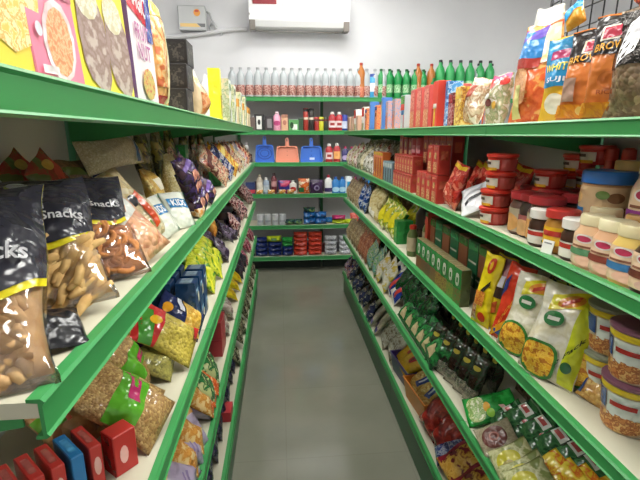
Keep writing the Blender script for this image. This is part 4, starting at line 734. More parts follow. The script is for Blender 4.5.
Rr(3, k_nest, at=(600, 388), lean=40, yaw=30, roll=10)
Rr(3, k_redn, at=(512, 304), lean=8, yaw=26, roll=6); Rr(3, k_mag2, at=(498, 292), lean=8, yaw=22, roll=6); Rr(3, k_mag, at=(486, 290), lean=6, yaw=22, roll=5)
for y, i_, dz in ((.95, .16, .10), (.82, .17, .12), (.70, .19, .14), (1.08, .16, .08), (.9, .23, .0), (.75, .24, .0), (1.05, .24, 0), (.60, .27, .1)): Rr(3, k_dg, y=y, inset=i_, dz=dz, lean=14, roll=rnd(-5, 20))
teac = [('#3f4a3a', '#2f7a3e'), ('#5a4a34', '#2f7a3e'), ('#7a4a2c', '#2c7438'), ('#8a7a34', '#3a7a3a'), ('#94863c', '#2f6f38'), ('#9a8438', '#3a8040'), ('#6a5a3a', '#2f7a3e')]
TN = ['grey green', 'mottled brown', 'russet brown', 'olive gold', 'straw olive', 'golden olive', 'mid brown']
for i in range(8):
    a, b = teac[(i+2) % 7]
    k = carton('tea_carton', 'green topped tea carton with %s lower half' % TN[(i+2) % 7] if i < 7 else 'green topped tea carton ending its row', 'carton', .058, .135, .035, M(a, 'card', b if i < 2 else '#6a4a30', scale=40), [('r', 'cap_panel', b, -1, 1, .45, 1), ('s', 'emblem', '#c3c8b8', -.45, .45, .52, .88), ('r', 'emblem_core', b, -.2, .2, .62, .76), ('r', 'top_panel', '#9a9068', -1, 1, 0, 1, 0, 'T'), ('r', 'side_panel', '#57603a', -1, 1, 0, 1, 0, 'R')])
    Rr(3, k, y=1.40+.062*i, inset=.012, yaw=4)
k_gup = carton('tea_carton', 'dark green carton in the raised second row', 'carton', .08, .12, .05, '#1d5a38', [('r', 'band', '#c8c4b0', -.8, .8, .3, .36), ('r', 'band', '#2f7f4a', -1, 1, .7, .95)])
k_gup2 = carton('tea_carton', 'brown green carton in the raised second row', 'carton', .08, .12, .05, '#7a4a30', [('r', 'band', '#3c6a34', -1, 1, .7, .95)])
for i in range(7): Rr(3, k_gup if i % 2 else k_gup2, y=1.37+.088*i, inset=.09, dz=.10, stack=i)
for i in range(8): Rr(3, k_gup, y=1.42+.088*i, inset=.15, dz=.0, label='dark green carton hidden under the raised row')
k_redgr = carton('tea_carton', 'slim red carton with green flanks', 'carton', .035, .13, .05, '#b0402c', [('r', 'band', '#2f7a44', -1, 1, .85, 1)])
Rr(3, k_redgr, y=1.93, inset=.075, dz=.11)
k_pinb = vessel('oil_bottle', 'tall near-black bottle between tea and pouches', 'bottle', [(.05, 0), (.055, .01), (.055, .20), (.03, .245), (.022, .26)], '#241a16', [(.024, .256), (.026, .258), (.026, .28), (.02, .284)], '#2a211d', [('r', 'label', '#3a2a24', -1.5, 1.5, .2, .5)])
for y, i_ in ((2.10, .08), (2.20, .15)): Rr(3, k_pinb, y=y, inset=i_)
k_rcap = vessel('sauce_bottle', 'small bottle with red cap by the tea cartons', 'bottle', [(.025, 0), (.027, .01), (.027, .11), (.014, .14)], '#5a6a3a', [(.017, .138), (.018, .14), (.018, .156), (.014, .158)], '#c8382c', [('r', 'label', '#b8a88a', -1.2, 1.2, .2, .7)])
Rr(3, k_rcap, y=2.04, inset=.02); Rr(3, k_rcap, y=2.02, inset=.09, dz=.03)
k_grc = carton('herb_carton', 'bright green carton standing proud of the pouches', 'carton', .06, .13, .09, '#2f8a3c', [('r', 'print', '#7ab05a', -.6, .6, .3, .7), ('r', 'side_panel', '#37964a', -1, 1, 0, 1, 0, 'R')])
Rr(3, k_grc, y=2.30, inset=.03); Rr(3, k_grc, y=2.48, inset=.06)
k_ygp = bag('snack_packet', 'yellow and green packet', 'packet', .12, .19, .05, M('#c9bf30', 'busy', '#5a9a3c', '#e0dca0', scale=18), [('r', 'stripe', '#dccf2a', -.7, .5, .2, .8, .2)], 148, 1.3)
for y, i_ in ((2.40, .02), (2.56, .03), (2.66, .02), (2.38, .12), (2.50, .14), (2.76, .08)): Rr(3, k_ygp, y=y, inset=i_, lean=16, roll=22, yaw=12)
k_crnd = bag('papad_bag', 'cream papad bag with pale sheen', 'papad bag', .16, .22, .08, M('#cdbb84', 'busy', '#ddd0a4', '#b59e68', scale=14), [('r', 'label', '#e4dfd0', -.3, .5, .1, .3)], 149, 1.3)  # the pale patches are part of the mottled print
for y, i_ in ((2.90, .015), (3.05, .03), (2.98, .13)): Rr(3, k_crnd, y=y, inset=i_, lean=14, roll=12, yaw=10)
k_bluw = bag('salt_bag', 'blue and white bag', 'bag', .11, .20, .05, M('#2f5aa8', 'busy', '#d8dce0', '#24407a', scale=16), [], 150, 1.3)
for y, i_ in ((3.24, .02), (3.34, .04), (3.42, .02)): Rr(3, k_bluw, y=y, inset=i_, lean=12, roll=14)
k_tanb = [bag('nut_bag', '%s nut bag in the far heap' % n, 'nut bag', .14, .19, .06, M(a, 'grain', b, c, scale=80), [], 151+i, 1.4) for i, (n, a, b, c) in enumerate((('tan', '#a8906a', '#8f7550', '#c4b08a'), ('light brown', '#9a7450', '#7d5a3a', '#b8946a'), ('russet', '#a8603c', '#8a4428', '#c88a60')))]
for i in range(9): Rr(3, k_tanb[i % 2], y=3.50+.065*i, inset=.015+.06*(i % 2), lean=18, roll=rnd(5, 30))
for i in range(12): Rr(3, k_tanb[1], y=2.3+.15*i, inset=.22, lean=8, dz=.05)

# ================================================================== FOURTH SHELF, SPICE RACK
k_peas = bag('frozen_pea_packet', 'bright green packet with bowl picture', 'packet', .11, .17, .03, M('#1f8a34', 'busy', '#2a9a40', '#1a6f2a', scale=12), [('s', 'bowl_picture', M('#a8b878', 'busy', '#6a9a4a', '#d0d4b0', scale=50), -.85, .85, .05, .42), ('o', 'flower', '#dca83a', -.3, .4, .38, .52), ('r', 'logo', '#c8a8a0', .1, .7, .74, .84, .2), ('o', 'leaf', '#8ac83a', .2, .8, .42, .58)], 161, .9)
Rr(4, k_peas, at=(490, 408), lean=55, yaw=34, roll=46)
k_rnd = bag('masala_sachet', 'grey packet with round brown plate picture', 'packet', .10, .115, .025, M('#8a7f66', 'busy', '#a09880', scale=20), [('o', 'plate_picture', '#5a2c24', -.75, .75, .12, .8), ('o', 'plate_ring', '#8a4a3c', -.3, .3, .32, .6), ('o', 'plate_core', '#5a2a22', -.2, .2, .37, .55)], 162, .7)
Rr(4, k_rnd, at=(490, 438), lean=55, yaw=30, roll=34)
k_cuc = bag('masala_sachet', 'cream green sachet with yellow slice picture', 'sachet', .10, .12, .025, M('#a8a878', 'busy', '#c4c49a', '#7f8a50', scale=22), [('o', 'picture', '#b8b03c', -.6, .6, .1, .7), ('o', 'picture_core', '#9a8f5a', .0, .5, .2, .5)], 163, .8)
for px, py, ro in ((508, 460, 30), (527, 474, 28), (500, 484, 30)): Rr(4, k_cuc, at=(px, py), lean=50, yaw=25, roll=ro)
k_gpk2 = bag('herb_packet', 'glossy green herb packet with white and red label', 'packet', .075, .12, .03, M('#2a5a34', 'busy', '#3f7444', '#1c3c26', scale=18), [('r', 'label', '#c8ccc4', -.8, .5, .48, .72), ('r', 'logo', '#a84a48', -.6, .2, .54, .66), ('r', 'seam', '#6a8a6a', -.9, .9, .86, .9)], 164, 1.2)
for r_ in range(2):
    for i in range(5): Rr(4, k_gpk2, at=(508+17*i+16*r_, 416+13*i-2*r_), dz=.02+.03*r_, lean=52, yaw=30, roll=30)
k_ry = bag('masala_sachet', 'yellow sachet with orange red food picture', 'sachet', .08, .11, .02, M('#d8b82a', 'busy', '#c85a26', '#e8d04a', scale=18), [], 165, .9)
for px, py in ((548, 470), (562, 480), (578, 486), (590, 478)): Rr(4, k_ry, at=(px, py), dz=.03, lean=50, yaw=22, roll=20)
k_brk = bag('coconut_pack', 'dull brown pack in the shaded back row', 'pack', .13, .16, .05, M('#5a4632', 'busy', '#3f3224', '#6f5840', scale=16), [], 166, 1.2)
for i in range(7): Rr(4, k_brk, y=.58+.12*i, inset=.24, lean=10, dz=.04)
k_neck = bag('drink_pouch', 'dark green and brown pouch with crinkled silver foot', 'pouch', .065, .18, .045, M('#27402a', 'busy', '#33241c', '#1c1814', scale=10), [('r', 'foot', M('#98938a', 'foil'), -.97, .97, .02, .34), ('r', 'window', '#2a1a14', -.5, .5, .36, .6), ('o', 'logo', '#a89a3a', -.5, .5, .72, .82)], 167, 1.3, .2)
for i in range(5): Rr(4, k_neck, at=(476-10*i, 380-9*i), lean=16, roll=4, yaw=26)
for i in range(6): Rr(4, k_neck, y=1.40+.08*i, inset=.17, lean=8, roll=4, label='dark green and brown pouch standing in the second line')
k_grpl = bag('herb_packet', 'leaf green bag with cream patch', 'packet', .12, .16, .05, M('#1f5f30', 'busy', '#2f8040', '#123c1e', scale=18), [('r', 'patch', '#b8a880', -.5, .3, .15, .5)], 168, 1.5)
for i in range(6): Rr(4, k_grpl, at=(432-6*i+2*(i % 2), 350-8*i), lean=28, roll=rnd(10, 40), yaw=16)
k_grdk = bag('herb_packet', 'very dark green crumpled bag', 'packet', .13, .17, .06, M('#12341c', 'busy', '#1f5a2c', '#0c2012', scale=22), [], 169, 1.8)
for i in range(7): Rr(4, k_grdk, y=1.88+.07*i, inset=.05+.05*(i % 2), lean=22, roll=rnd(0, 40), dz=.05)
k_surf = bag('detergent_bag', 'blue and white detergent bag lettered in red', 'bag', .12, .20, .05, M('#d8d4cc', 'busy', '#e4e0dc', '#c8c0b8', scale=14), [('r', 'stripe', '#2c3f94', -.2, .95, .05, .95, .0), ('r', 'lettering', '#c84038', .2, .6, .2, .8, .0)], 170, 1.3)
for px, py in ((403, 289), (398, 281), (393, 275)): Rr(4, k_surf, at=(px, py), lean=28, roll=34, yaw=14)
k_whp = bag('soap_bag', 'white bag with yellow patch', 'bag', .14, .19, .06, M('#c8c4b0', 'busy', '#dcd8c8', '#c8b048', scale=14), [], 171, 1.4)
for y, i_ in ((2.50, .015), (2.60, .04), (2.70, .02)): Rr(4, k_whp, y=y, inset=i_, lean=22, roll=25)
k_tgr = bag('snack_packet', 'teal and lime packet', 'packet', .13, .19, .05, M('#b0b89a', 'busy', '#3a8a8a', '#5a9a4a', scale=18), [], 172, 1.4)
for y, i_ in ((2.80, .02), (2.88, .06), (2.96, .02), (3.05, .03)): Rr(4, k_tgr, y=y, inset=i_, lean=18, roll=20)
for i in range(15): Rr(4, k_tanb[2 if i < 5 else i % 2], y=3.14+.062*i, inset=.015+.06*(i % 2), lean=18, roll=rnd(0, 30))
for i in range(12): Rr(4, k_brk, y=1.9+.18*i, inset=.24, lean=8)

# ================================================================== BASE SHELF, SPICE RACK
def basket(label, w, d, h, col):
    root = empty('plastic_basket'); t_ = .004
    def ring(e, z): return [(-w/2*e, -d/2*e, z), (w/2*e, -d/2*e, z), (w/2*e, d/2*e, z), (-w/2*e, d/2*e, z)]
    vs = ring(.86, 0)+ring(1, h)+ring(.96, h)+ring(.83, .004); fs = []
    for a in (0, 4, 8):
        for i in range(4): fs.append((a+i, a+(i+1) % 4, a+4+(i+1) % 4, a+4+i))
    fs += [(3, 2, 1, 0), (12, 13, 14, 15)]; mesh('tub', vs, fs, M(col, 'hard'), root)
    tube('rim', ring(1.0, h), .005, M(col, 'hard'), root, 8, True)
    k = Kind(root, label, 'basket', w, d, h); return k
k_bor = basket('orange plastic basket holding noodle packets', .26, .20, .11, '#d8812c'); k_bpu = basket('purple plastic basket holding yellow packets', .26, .19, .11, '#3a2a6a')
k_kit = bag('chips_packet', 'yellow chips packet with red emblem', 'chips packet', .15, .17, .05, '#dcae20', [('s', 'emblem', '#b8322a', -.3, .5, .35, .7), ('r', 'emblem_core', '#8a2430', -.1, .3, .45, .6), ('r', 'band', '#c8962a', -.95, .95, .78, .92)], 181, 1.3)
k_nood = bag('noodle_pack', 'clear noodle packet with blue lettered strip', 'noodle pack', .13, .17, .05, M('#d8b45a', 'grain', '#b88a3a', '#ecd890', scale=90), [('r', 'label', '#2c3f8a', .1, .75, .2, .9), ('r', 'lettering', '#d4d8e4', .3, .5, .3, .8)], 182, 1.5, part='film')
k_rdb = bag('chilli_bag', 'bulging red bag in a clear wrapper', 'bag', .16, .17, .10, M('#9a2620', 'busy', '#b8382c', '#7a1a1a', scale=14), [], 183, 1.2)
k_ysn = bag('biscuit_tray_pack', 'gold snack pack with red heart pieces', 'snack pack', .18, .16, .05, M('#c8943a', 'busy', '#d8ac50', '#7a2a2c', scale=22), [('r', 'edge_band', '#8a2430', -.98, -.7, .05, .95)], 184, 1.3)
Rr(5, k_bpu, y=2.12, inset=.01, yaw=6); Rr(5, k_bor, y=1.85, inset=.01, yaw=6)
for y, i_, dz, l in ((2.18, .05, .07, 60), (2.08, .03, .075, 58), (2.13, .12, .06, 50)): Rr(5, k_kit, y=y, inset=i_, dz=dz, lean=l, roll=10, yaw=10)
for y, i_, dz, l, ro in ((1.92, .04, .06, 55, 20), (1.83, .03, .06, 60, -10), (1.88, .13, .05, 50, 30), (1.77, .11, .05, 60, 10)): Rr(5, k_nood, y=y, inset=i_, dz=dz, lean=l, roll=ro, yaw=10)
for y, i_ in ((1.67, .02), (1.62, .10), (1.55, .03)): Rr(5, k_rdb, y=y, inset=i_, lean=35, roll=10, yaw=12)
k_sil = bag('mixed_sachet', 'blue and silver sachet bundle', 'sachet', .10, .13, .035, M('#3c4a8a', 'busy', '#a8acb8', '#26305e', scale=22), [], 185, 1.6)
for y, i_ in ((1.47, .01), (1.44, .10), (1.49, .17)): Rr(5, k_sil, y=y, inset=i_, lean=50, roll=15, dz=.02)
for y, i_, dz in ((1.37, .01, .02), (1.30, .10, .05), (1.24, .015, .03), (1.17, .09, .06), (1.10, .02, .03), (1.02, .10, .04)): Rr(5, k_ysn, y=y, inset=i_, dz=dz, lean=52, roll=12, yaw=16)
for y in (1.30, 1.14, .98): Rr(5, k_rdb, y=y, inset=.16, lean=20, label='red bag tucked behind the gold snack packs')
k_whc = bag('chips_packet', 'whitish clear pillow bag', 'bag', .15, .18, .06, M('#b8b0a0', 'busy', '#d8d4cc', '#8f7f6a', scale=18), [], 186, 1.6)
for y, i_, dz in ((2.32, .02, .02), (2.42, .06, .04), (2.50, .02, 0), (2.58, .08, .04), (2.4, .14, .05)): Rr(5, k_whc, y=y, inset=i_, dz=dz, lean=34, roll=15)
Rr(5, k_kit, y=2.28, inset=.05, lean=35, dz=.02, label='yellow chips packet behind the purple basket')
k_long = bag('pasta_bag', 'long slim pale bag of spaghetti', 'pasta bag', .055, .24, .03, M('#b4a88f', 'busy', '#d0c8b8', scale=20), [('r', 'band', '#5a4a8a', -.9, .9, .1, .25)], 187, 1)
for i in range(5): Rr(5, k_long, y=2.64+.07*i, inset=.01+.03*(i % 2), lean=30, roll=22)
k_drk = [bag('snack_packet', '%s small crumpled packet' % n, 'packet', .12, .15, .05, M(a, 'busy', b, c, scale=26), [], 188+i, 1.6) for i, (n, a, b, c) in enumerate((('dark navy', '#262a4a', '#3c4468', '#a8a498'), ('dusky brown', '#4a3a2e', '#7a6450', '#2f241e'), ('mustard flecked', '#8a7434', '#5a4a2c', '#c4b058'), ('red white and blue', '#8a3a3a', '#c4c4cc', '#34448a')))]
for i in range(24): Rr(5, k_drk[(i % 3) if i < 17 else 3], y=2.92+.052*i, inset=.005+.06*(i % 3), lean=26, roll=rnd(0, 40), dz=.03*(i % 2))

# ================================================================== END RACK
pet = lambda h, r: [(r*.7, 0), (r, .012), (r, h*.36), (r*.93, h*.40), (r*.98, h*.50), (r*.98, h*.68), (r*.85, h*.77), (r*.36, h*.88), (r*.34, h*.93)]
k_soda = vessel('soda_bottle', 'clear soda bottle with pink printed label', 'bottle', pet(.30, .043), M('#adb3b7', 'hard'), [(.0165, .276), (.018, .278), (.018, .297), (.013, .30)], '#a8aaae', [('r', 'label', M('#94564c', 'card', '#d0aea2', '#7f403a', scale=30), -1.98, 1.98, .02, .44)], n=16, lidname='cap')
for i in range(19): B(0, k_soda, x=-.48+.089*i, inset=.02)
k_amb = vessel('soda_bottle', 'amber drink bottle beside the clear soda row', 'bottle', pet(.36, .046), M('#b06a2a', 'hard'), [(.0165, .334), (.018, .336), (.018, .357), (.013, .36)], '#a83a30', [('r', 'label', M('#b84a3a', 'card', '#d8906a', scale=40), -1.98, 1.98, .04, .34)], n=16, lidname='cap')
B(0, k_amb, 361, inset=.02)
k_blw = vessel('detergent_bottle', 'stout blue and white bottle', 'bottle', [(.04, 0), (.045, .01), (.045, .2), (.03, .22)], '#3f9ad0', [(.032, .218), (.034, .22), (.034, .245), (.03, .248)], '#2c4aa0', [('r', 'label', '#e0eaf0', -1, 1, .3, .7)], lidname='cap')
B(0, k_blw, 373, inset=.02)
k_grs = vessel('soda_bottle', 'green lemon soda bottle', 'bottle', pet(.30, .040), '#1c8a46', [(.0155, .278), (.017, .28), (.017, .298), (.013, .30)], '#1c5a34', [('r', 'label', M('#5aa86a', 'card', '#c8d8b8', '#2a8a4a', scale=50), -1.98, 1.98, .2, .5)], n=16, lidname='cap')
for i in range(7): B(0, k_grs, x=(381-279.7)/92.1+.093*i, inset=.02)
for i in range(6): B(0, k_grs, x=(385-279.7)/92.1+.093*i, inset=.12, label='green lemon soda bottle in the second line')
B(0, k_amb, 418.5, inset=.02, label='amber drink bottle after the green row'); B(0, k_amb, 432, inset=.02, label='amber drink bottle last before the large green ones')
k_grl = vessel('soda_bottle', 'large green soda bottle with dark cap', 'bottle', pet(.40, .052), '#35a05a', [(.0165, .372), (.019, .374), (.019, .397), (.014, .40)], '#23292a', [('r', 'label', M('#7ac88a', 'card', '#c8dcc0', '#3aa05a', scale=40), -1.98, 1.98, .2, .5)], n=16, lidname='cap')
for i in range(6): B(0, k_grl, x=1.75+.112*i, inset=.01)
for i in range(5): B(0, k_grl, x=1.80+.112*i, inset=.13, label='large green soda bottle in the second line')
k_cll = vessel('soda_bottle', 'clear bottle with dark cap past the green ones', 'bottle', pet(.37, .048), M('#c8ccd4', 'hard'), [(.0165, .345), (.019, .347), (.019, .367), (.014, .37)], '#2c2c34', [('r', 'label', '#3a3c4a', -1.98, 1.98, .2, .45)], n=16, lidname='cap')
B(0, k_cll, 481, inset=.02); B(0, k_cll, x=2.33, inset=.02, label='clear bottle with dark cap at the very end')

def can(label, w, h, col, dec=(), cap=None, name='bottle', cat='bottle', neck=.6, sy=.7, capm='#e8e6e2'):
    r = w/2; p = [(r*.92, 0), (r, .006), (r, h*.72), (r*neck*.8, h*.86), (r*neck*.7, h*.88)] if cap else [(r*.95, 0), (r, .004), (r, h*.97), (r*.9, h)]
    return vessel(name, label, cat, p, col, [(r*neck*.78, h*.86), (r*neck*.82, h*.87), (r*neck*.8, h*.99), (r*neck*.5, h)] if cap else None, capm, dec, sy, 16, lidname='cap')
lab = lambda c, a=.15, b=.6: [('r', 'label', c, -.9, .9, a, b)]
# second shelf
def bbox(label, w, h, col, dec=(), name='carton', d=.08): return carton(name, label, 'carton', w, h, d, col, dec)
B(1, can('pinkish lotion bottle at the row start', .05, .16, '#c08a80', lab('#d8b0a8'), True, 'lotion_bottle'), 250)
B(1, bbox('dark carton behind lotion bottle', .05, .14, '#6a5a54', name='cosmetic_carton'), 254)
B(1, bbox('black carton with white face print', .10, .17, '#2a2a2c', [('r', 'panel', '#dcdcd8', -.55, .55, .1, .9), ('o', 'picture', '#4a4a4a', -.3, .3, .35, .7)], 'cosmetic_carton'), 260)
B(1, bbox('black and grey hair colour carton', .09, .155, '#3a3438', [('r', 'picture', '#8a8488', -.4, .7, .2, .8)], 'cosmetic_carton'), 269.5)
B(1, can('pink body lotion bottle', .085, .20, '#e09ab4', [('o', 'logo', '#b84a7a', -.6, .6, .3, .6)], True, 'lotion_bottle', capm='#e8c8d4'), 277.5)
B(1, bbox('peach soap carton', .07, .17, '#d8a888', [('o', 'emblem', '#b87a6a', -.6, .6, .35, .65), ('r', 'band', '#a87a68', -1, 1, .8, 1)], 'soap_carton'), 285)
B(1, bbox('green and white leafy face cream carton', .13, .115, '#5a9a5a', [('r', 'picture', '#dce8d8', -.4, .4, .1, .6), ('o', 'picture', '#2a4a2c', -.8, -.2, .2, .8)], 'cosmetic_carton'), 295)
B(1, bbox('dark green carton beside the cream', .05, .13, '#2f4a34', [], 'cosmetic_carton'), 301)
for px, c, l in ((306, '#a83a30', 'red deodorant can with black top'), (311.5, '#34302e', 'black deodorant can')):
    B(1, can(l, .055, .235, c, [('r', 'band', '#c8b8a4', -1.9, 1.9, .5, .6), ('r', 'band', '#1f1f22', -1.9, 1.9, .85, .98)], None, 'deodorant_can', 'spray can', sy=1), px)
for px, c, l in ((317, '#a83230', 'short red shaving foam can'), (321.5, '#c8c434', 'yellow black small can'), (326, '#2f3a2c', 'short dark can by the upright')):
    B(1, can(l, .055, .145, c, [('r', 'band', '#5a2a28', -1.9, 1.9, .7, .85)], None, 'shaving_foam_can', 'spray can', sy=1), px)
k_red = can('flat red bottle with white cap', .08, .20, '#a8242c', [('r', 'label', '#e2cfcf', -.75, .75, .2, .6), ('r', 'logo', '#a8484a', -.4, .4, .32, .48)], True, 'cleaner_bottle', sy=.6)
B(1, k_red, 332.5); B(1, k_red, 339.5); B(1, can('blue and white toothpaste bottle', .06, .17, '#2c3c94', lab('#c8d0e8'), None, 'cleaner_bottle'), 345)
for i in range(6): B(1, bbox('cosmetic carton hidden past the aisle end', .07, .14+.02*(i % 3), ('#b84a3a', '#d8c8b0', '#4a6a9a')[i % 3], [], 'cosmetic_carton'), 352+8*i)
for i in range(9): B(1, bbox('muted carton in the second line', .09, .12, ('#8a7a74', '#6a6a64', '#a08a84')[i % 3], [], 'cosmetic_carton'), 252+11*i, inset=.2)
# dustpans
def dustpan(label, col, dark, w=.235, h=.185, ring=False):
    root = empty('dustpan'); P = []
    def outline(s, n=5):
        o = []; ww, hh = w/2*s, h
        for cx, cy, a0, r in ((ww-.012, .012, -90, .012), (ww*.9-.03, hh-.03, 0, .03), (-ww*.9+.03, hh-.03, 90, .03), (-ww+.012, .012, 180, .012)):
            for k in range(n): a = R(a0+90*k/(n-1)); o.append((cx+r*math.cos(a), cy+r*math.sin(a)))
        return o
    o1 = outline(1); o2 = [(x*.9, .006+(y-.0)*.9) for x, y in o1]; n = len(o1)
    vs = [(x, -.03, y) for x, y in o1]+[(x, .0, y) for x, y in o1]+[(x, -.03, y) for x, y in o2]+[(x, -.006, y) for x, y in o2]
    fs = [tuple(range(n, 2*n)), tuple(range(3*n, 4*n))[::-1]]
    for i in range(n):
        j = (i+1) % n; fs += [(i, j, n+j, n+i), (j, i, 2*n+i, 2*n+j), (2*n+j, 2*n+i, 3*n+i, 3*n+j)]
    mesh('pan', vs, fs, M(col, 'hard'), root)
    hw = .018
    pts = [(-hw*1.3, h-.006), (hw*1.3, h-.006), (hw, h+.045), (hw*1.15, h+.065), (hw*.6, h+.088), (-hw*.6, h+.088), (-hw*1.15, h+.065), (-hw, h+.045)]
    m = len(pts); vs = [(x, y_, z) for y_ in (-.022, -.008) for x, z in pts]; fs = [tuple(range(m)), tuple(range(m, 2*m))[::-1]]+[(i, i+m, (i+1) % m+m, (i+1) % m) for i in range(m)]
    mesh('handle', vs, fs, M(col, 'hard'), root)
    vs = [(hw*.5*math.cos(a), -.0235, h+.062+.014*math.sin(a)) for a in [2*PI*k/10 for k in range(10)]]
    mesh('hanging_hole', vs, [tuple(range(10))], M('#3a3c44', 'hard'), root)
    if ring:
        for R0, nm in ((.075, 'moulded_ring'), (.045, 'moulded_ring')): tube(nm, [(R0*math.cos(a), -.008, h*.52+R0*.82*math.sin(a)) for a in [2*PI*k/20 for k in range(20)]], .006, M(dark, 'hard'), root, 6, True)
    else:
        for z in (.07, .115): box('rivet', -.006, .006, -.009, -.005, z, z+.01, M(dark, 'hard'), root)
    return Kind(root, label, 'dustpan', w, .03, h)
k_dp1 = dustpan('blue dustpan with round moulded rings', '#3c6cc8', '#2a50a8', .21, .19, True); k_dp2 = dustpan('salmon pink dustpan', '#e09078', '#c07460', .255, .175); k_dp3 = dustpan('plain blue dustpan with white sticker', '#3f70cc', '#2a50a8', .25, .175)
box('sticker', -.02, .035, -.0095, -.006, .025, .05, M('#c8d4ec', 'card'), k_dp3.root)
B(2, k_dp1, x=-.165, inset=.03, lean=5); B(2, k_dp2, x=.08, inset=.03, lean=5); B(2, k_dp3, x=.345, inset=.03, lean=5)
brush = empty('cleaning_brush'); box('head', -.06, .06, -.02, .02, .0, .05, M('#4a3f44', 'hard'), brush, .006); box('bristles', -.055, .055, -.016, .016, .05, .09, M('#2a2428', 'matte'), brush); tube('handle', [(0, 0, .08), (0, 0, .22)], .012, M('#8a8488', 'hard'), brush); lathe('knob', [(.01, .14), (.022, .15), (.022, .175), (.01, .185)], M('#dcdcdc', 'hard'), brush)
B(2, Kind(brush, 'dark brush with white knob beside the ringed dustpan', 'brush', .12, .04, .22), x=-.36, inset=.05)
B(2, k_red, 329.5); B(2, can('flat red bottle with white cap and orange label', .08, .205, '#a8242c', [('r', 'label', '#e8a868', -.75, .75, .2, .65)], True, 'cleaner_bottle', sy=.6), 337.5)
k_navy = can('navy toilet cleaner bottle with pink cap', .075, .17, '#26245e', [('o', 'label', '#b8a8d0', -.7, .7, .15, .5)], True, 'cleaner_bottle', neck=.5, sy=.6, capm='#a83a5a')
B(2, k_navy, 346); B(2, k_navy, 352.5)
B(2, can('large black cleaner bottle with red cap', .12, .20, '#201c26', [('o', 'label', '#8a8490', -.6, .6, .1, .45)], True, 'cleaner_bottle', neck=.4, sy=.5, capm='#a83038'), 362)
B(2, can('white cleaner bottle with red cap', .075, .17, '#cfd0cc', lab('#8a9a8a'), True, 'cleaner_bottle', neck=.6, sy=.6, capm='#b0343a'), 371.5)
for i in range(5): B(2, k_navy, 385+9*i, label='navy cleaner bottle past the aisle end')
# fourth shelf
B(3, bbox('navy carton at the row start', .10, .13, '#2c3a66', [('r', 'band', '#b03a48', -1, 1, .1, .4)], 'detergent_carton'), 249)
k_wcan = can('white and cream spray can', 0.069, 0.216, '#b8aa9a', [('r', 'label', '#d8cfc0', -1, 1, .1, .7)], True, 'air_freshener_can', 'spray can', sy=1, capm='#a89a8a')
B(3, k_wcan, 258.5); B(3, can('pale blue clear spray bottle', 0.069, 0.184, '#8a98a8', lab('#b4c0c8'), True, 'spray_bottle'), 265)
B(3, can('tall dark red spray can', 0.063, 0.232, '#6a2a34', [('r', 'band', '#b88a8a', -1.9, 1.9, .4, .7)], True, 'air_freshener_can', 'spray can', sy=1, capm='#3a2a2c'), 273)
k_pp = bag('detergent_packet', 'pink and purple detergent packet', 'packet', .14, .15, .05, M('#a8305a', 'busy', '#c84a6a', '#5a3a8a', scale=10), [('r', 'banner', '#3a3a8a', -.9, .9, .3, .55)], 201)
B(3, k_pp, 283.5)
for px in (258, 270, 281, 290): B(3, bag('scouring_pad', 'small coloured scrubber packet lying in front of bottles', 'packet', .08, .05, .03, M('#c8a83a', 'busy', '#b84a3a', '#d8d0c8', scale=30), [], 202), px, inset=.0)
B(3, can('white conical bottle with red logo', 0.081, 0.151, '#e2ded8', [('o', 'logo', '#b83a34', -.6, .6, .2, .6)], True, 'detergent_bottle', neck=.4, sy=.6), 292.5)
B(3, bag('detergent_packet', 'orange red detergent packet with white swirl', 'packet', .13, .17, .05, M('#c8502c', 'busy', '#d87a34', '#e8d0b0', scale=12), [('r', 'banner', '#3a7a4a', -.9, .0, .1, .4)], 203), 303.5)
B(3, bag('detergent_packet', 'deep purple detergent packet with pale emblem', 'packet', .15, .155, .05, '#3a2448', [('o', 'emblem', '#8a7aa0', -.4, .5, .2, .6), ('o', 'emblem_core', '#4a3460', -.2, .3, .3, .5)], 204), 316.5)
k_wht = can('white toilet cleaner bottle with red cap', 0.086, 0.205, '#d8d8d8', [('r', 'label', '#3a2c5a', -.8, .8, .1, .35)], True, 'cleaner_bottle', neck=.5, capm='#b03a4a')
k_bl = can('sky blue cleaner bottle', 0.086, 0.184, '#2c7ac0', [('o', 'label', '#a8d0e8', -.7, .7, .1, .45)], True, 'cleaner_bottle', neck=.5, capm='#2a5aa8')
B(3, k_wht, 329); B(3, k_bl, 336.5); B(3, k_bl, 343.5); B(3, can('white and blue striped bottle', 0.081, 0.189, '#d4dce0', [('r', 'stripe', '#2a8ab8', -.3, .3, .1, .7)], None, 'cleaner_bottle'), 350); B(3, can('magenta pouch bottle', 0.081, 0.184, '#a8326a', [], True, 'cleaner_bottle', capm='#a8326a'), 356.5)
for i in range(4): B(3, k_bl, 365+9*i, label='sky blue cleaner bottle past the aisle end')
for i in range(8): B(3, bbox('shaded carton in the second line', .09, .12, ('#4a3a48', '#5a5450', '#3a4458')[i % 3], [], 'detergent_carton'), 256+12*i, inset=.2)
